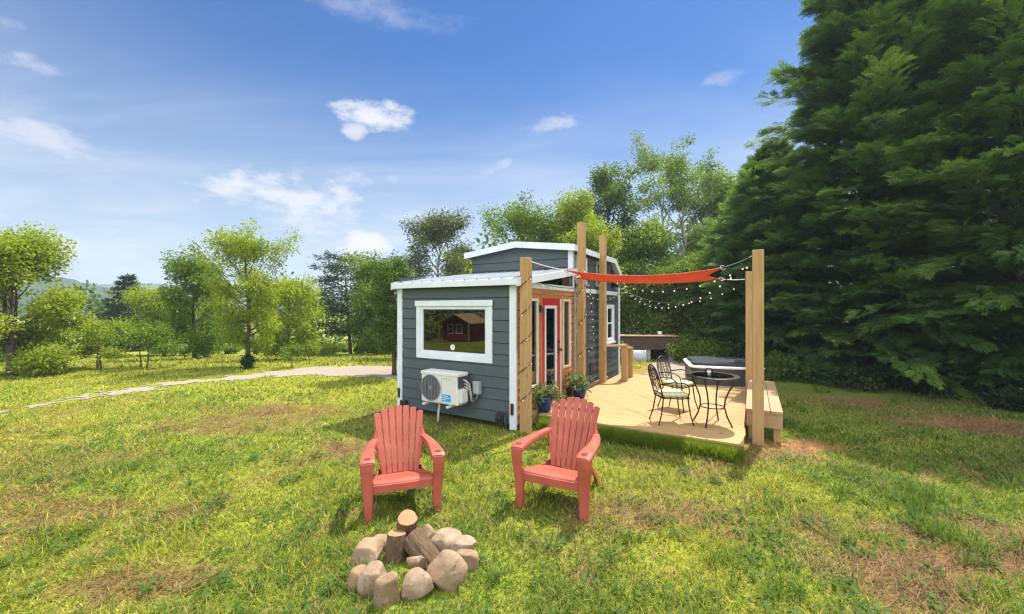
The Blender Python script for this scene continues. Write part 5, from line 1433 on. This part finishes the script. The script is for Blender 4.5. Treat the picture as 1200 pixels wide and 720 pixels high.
# ------------------------------------------------------------------ flower pots and small things
def build_pots():
    def pot(label, X, Y, z, s, seed):
        t = thing('flower_pot', label, 'flower pot', (X, Y, z), 0, 'blue glazed flower pots'); rng = np.random.default_rng(seed); rr = random.Random(seed)
        mb = MB(); mb.lathe([(.085*s, 0), (.095*s, .01*s), (.125*s, .12*s), (.145*s, .20*s), (.155*s, .225*s), (.155*s, .245*s), (.138*s, .245*s), (.130*s, .215*s)], 28); mb.build('pot', 'glaze_blue', t, smooth=True)
        mb = MB(); mb.lathe([(.133*s, .212*s), (.06*s, .225*s), (.0001, .228*s)], 20); mb.build('soil', 'soil', t)
        mb = MB(); cl = []; cr = []
        for i in range(16):
            a = rr.uniform(0, 6.28); q = rr.uniform(.05, .24)*s; e = (q*math.cos(a), q*math.sin(a), rr.uniform(.26, .46)*s-q*.35)
            mb.tube([(e[0]*.3, e[1]*.3, .22*s), (e[0]*.7, e[1]*.7, e[2]*.9), e], .004, 4); cl.append(e); cr.append(.07*s)
        mb.build('stems', 'bark', t)
        V, F, C = leaf_cloud(rng, cl, cr, 520, .055*s, [(.05, .10, .025), (.11, .17, .05), (.26, .28, .13)], .9, .1); np_obj('leaves', V, F, C, 'leaf', t)
    pot('blue glazed pot of pale leafy plants by the red door, nearer the camera', .535, 6.66, DZ, 1.0, 5)
    pot('blue glazed pot of leafy plants beneath the right tall window, farther one', 1.26, 7.58, DZ+.0, 1.0, 6)
    t = thing('bucket', 'small dark bucket on the sleeper between the two blue pots', 'bucket', H(.12, 1.85, .236))
    mb = MB(); mb.lathe([(.06, 0), (.075, .14), (.08, .145), (.07, .145), (.055, .02), (.0001, .02)], 20); mb.build('body', 'black_metal', t, smooth=True)
    mb = MB(); mb.tube([(.075*math.cos(a), 0, .14+.07*math.sin(a)) for a in np.linspace(0, PI, 12)], .004, 6); mb.build('handle', 'ac_grey', t)
    X, Y, _ = gp(622, 499); t = thing('path_light', 'little black solar stake light in the grass by near post', 'garden light', (X, Y, 0))
    mb = MB(); mb.tube([(0, 0, -.02), (0, 0, .13)], .007, 8); mb.build('stake', 'black_metal', t)
    mb = MB(); mb.lathe([(.018, .13), (.022, .15), (.022, .18)], 14); mb.build('lens', 'clear_glass', t)
    mb = MB(); mb.lathe([(.04, .18), (.038, .19), (.015, .20), (.0001, .202)], 16); mb.build('cap', 'black_metal', t)
build_pots()

def build_yard():
    # raised stack of weathered boards
    X, Y = at(757, 15.0); t = thing('board_stack', 'long stack of weathered brown boards raised on blocks at edge of woods', 'board stack', (X, Y, gz1(X, Y)), R_(-6))
    mb = MB(); rr = random.Random(5)
    for k in range(4): mb.box(-1.15+rr.uniform(-.04, .04), 1.05+rr.uniform(-.04, .04), -.35, .35, .42+.115*k, .42+.115*k+.108)
    mb.build('boards', 'old_board', t, .006)
    for x in (-.9, .0, .85):
        mb = MB(); mb.box(x-.1, x+.1, -.3, .3, 0, .418); mb.build('block', 'concrete', t, .01)
    mb = MB(); mb.box(-1.25, 1.12, -.42, .42, .885, .915); mb.build('cover_board', 'beam_y', t, .004)
    X, Y = at(748, 14.3); t = thing('metal_sheet', 'pale grey metal sheet leaning against the weathered board stack', 'metal sheet', (X, Y, gz1(X, Y)), R_(-4))
    g = [[Vector((-.30+.6*i/24, .10*z/.42+.012*math.sin(i*1.6), z)) for z in (0, .2, .42)] for i in range(25)]
    o = MB().sheet(g, .006).build('sheet', 'old_tin', t, smooth=True)
    X, Y = at(773, 15.0); o = MB().box(-.07, .07, -.05, .05, 0, .11).build('paint_can_box', 'paper_white', None, .008); o.name = 'white_box'
    o.location = (X, Y, gz1(X, Y)+.916); tag(o, 'tiny white box left on top of the weathered board stack', 'box')
build_yard()

def build_cabin():
    """red cabin down the slope to the left of the photographer: it shows as the reflection in the picture window"""
    cx, cy = -35.5, -6.4; t = thing('red_cabin', 'red cabin with tan roof and timber porch posts reflected in the picture window', 'cabin', (cx, cy, gz1(cx, cy)), R_(48))
    # front faces +x
    W, D, h, p = 3.4, 4.0, 2.1, 3.0
    mb = MB(); course_wall(mb, (-W/2, W/2), .2, h, [(-.5, .1, 1.0, 1.9), (.6, 1.1, 1.0, 1.9)], lambda a, o, z: (o, a, z), .2)
    mb.add([(0, -W/2, h), (0, W/2, h), (0, 0, p)], [(0, 1, 2)])
    course_wall(mb, (-D, 0), .2, h, [], lambda a, o, z: (a, W/2+o, z), .2); course_wall(mb, (-D, 0), .2, h, [], lambda a, o, z: (a, -W/2-o, z), .2); mb.build('wall', 'cabin_red', t)
    mb = MB()
    for s in (-1, 1):
        vs = [(x, s*y, z+d) for d in (0, .06) for x in (-D-.2, .9) for y, z in ((0, p+.03), (W/2+.3, h-.12))]
        mb.add(vs, [(0, 2, 3, 1), (4, 5, 7, 6), (0, 1, 5, 4), (2, 6, 7, 3), (0, 4, 6, 2), (1, 3, 7, 5)])
    mb.build('roof', 'cabin_roof', t)
    for y0, y1 in ((-.5, .1), (.6, 1.1)):
        mb = MB(); mb.box(.01, .05, y0-.08, y0, .92, 1.98); mb.box(.01, .05, y1, y1+.08, .92, 1.98); mb.box(.01, .05, y0, y1, 1.9, 1.98); mb.box(.01, .05, y0, y1, .92, 1.0); mb.box(.01, .045, y0, y1, 1.43, 1.48)
        w = mb.build('window', 'white_trim', t); mb = MB(); mb.box(-.01, 0, y0, y1, 1.0, 1.9); mb.build('pane', 'ac_dark', w)
    for y in (-W/2, W/2):
        mb = MB(); mb.box(.7, .85, y-.07, y+.07, 0, 2.15); mb.build('porch_post', 'post_z', t)
build_cabin()

build_grass()
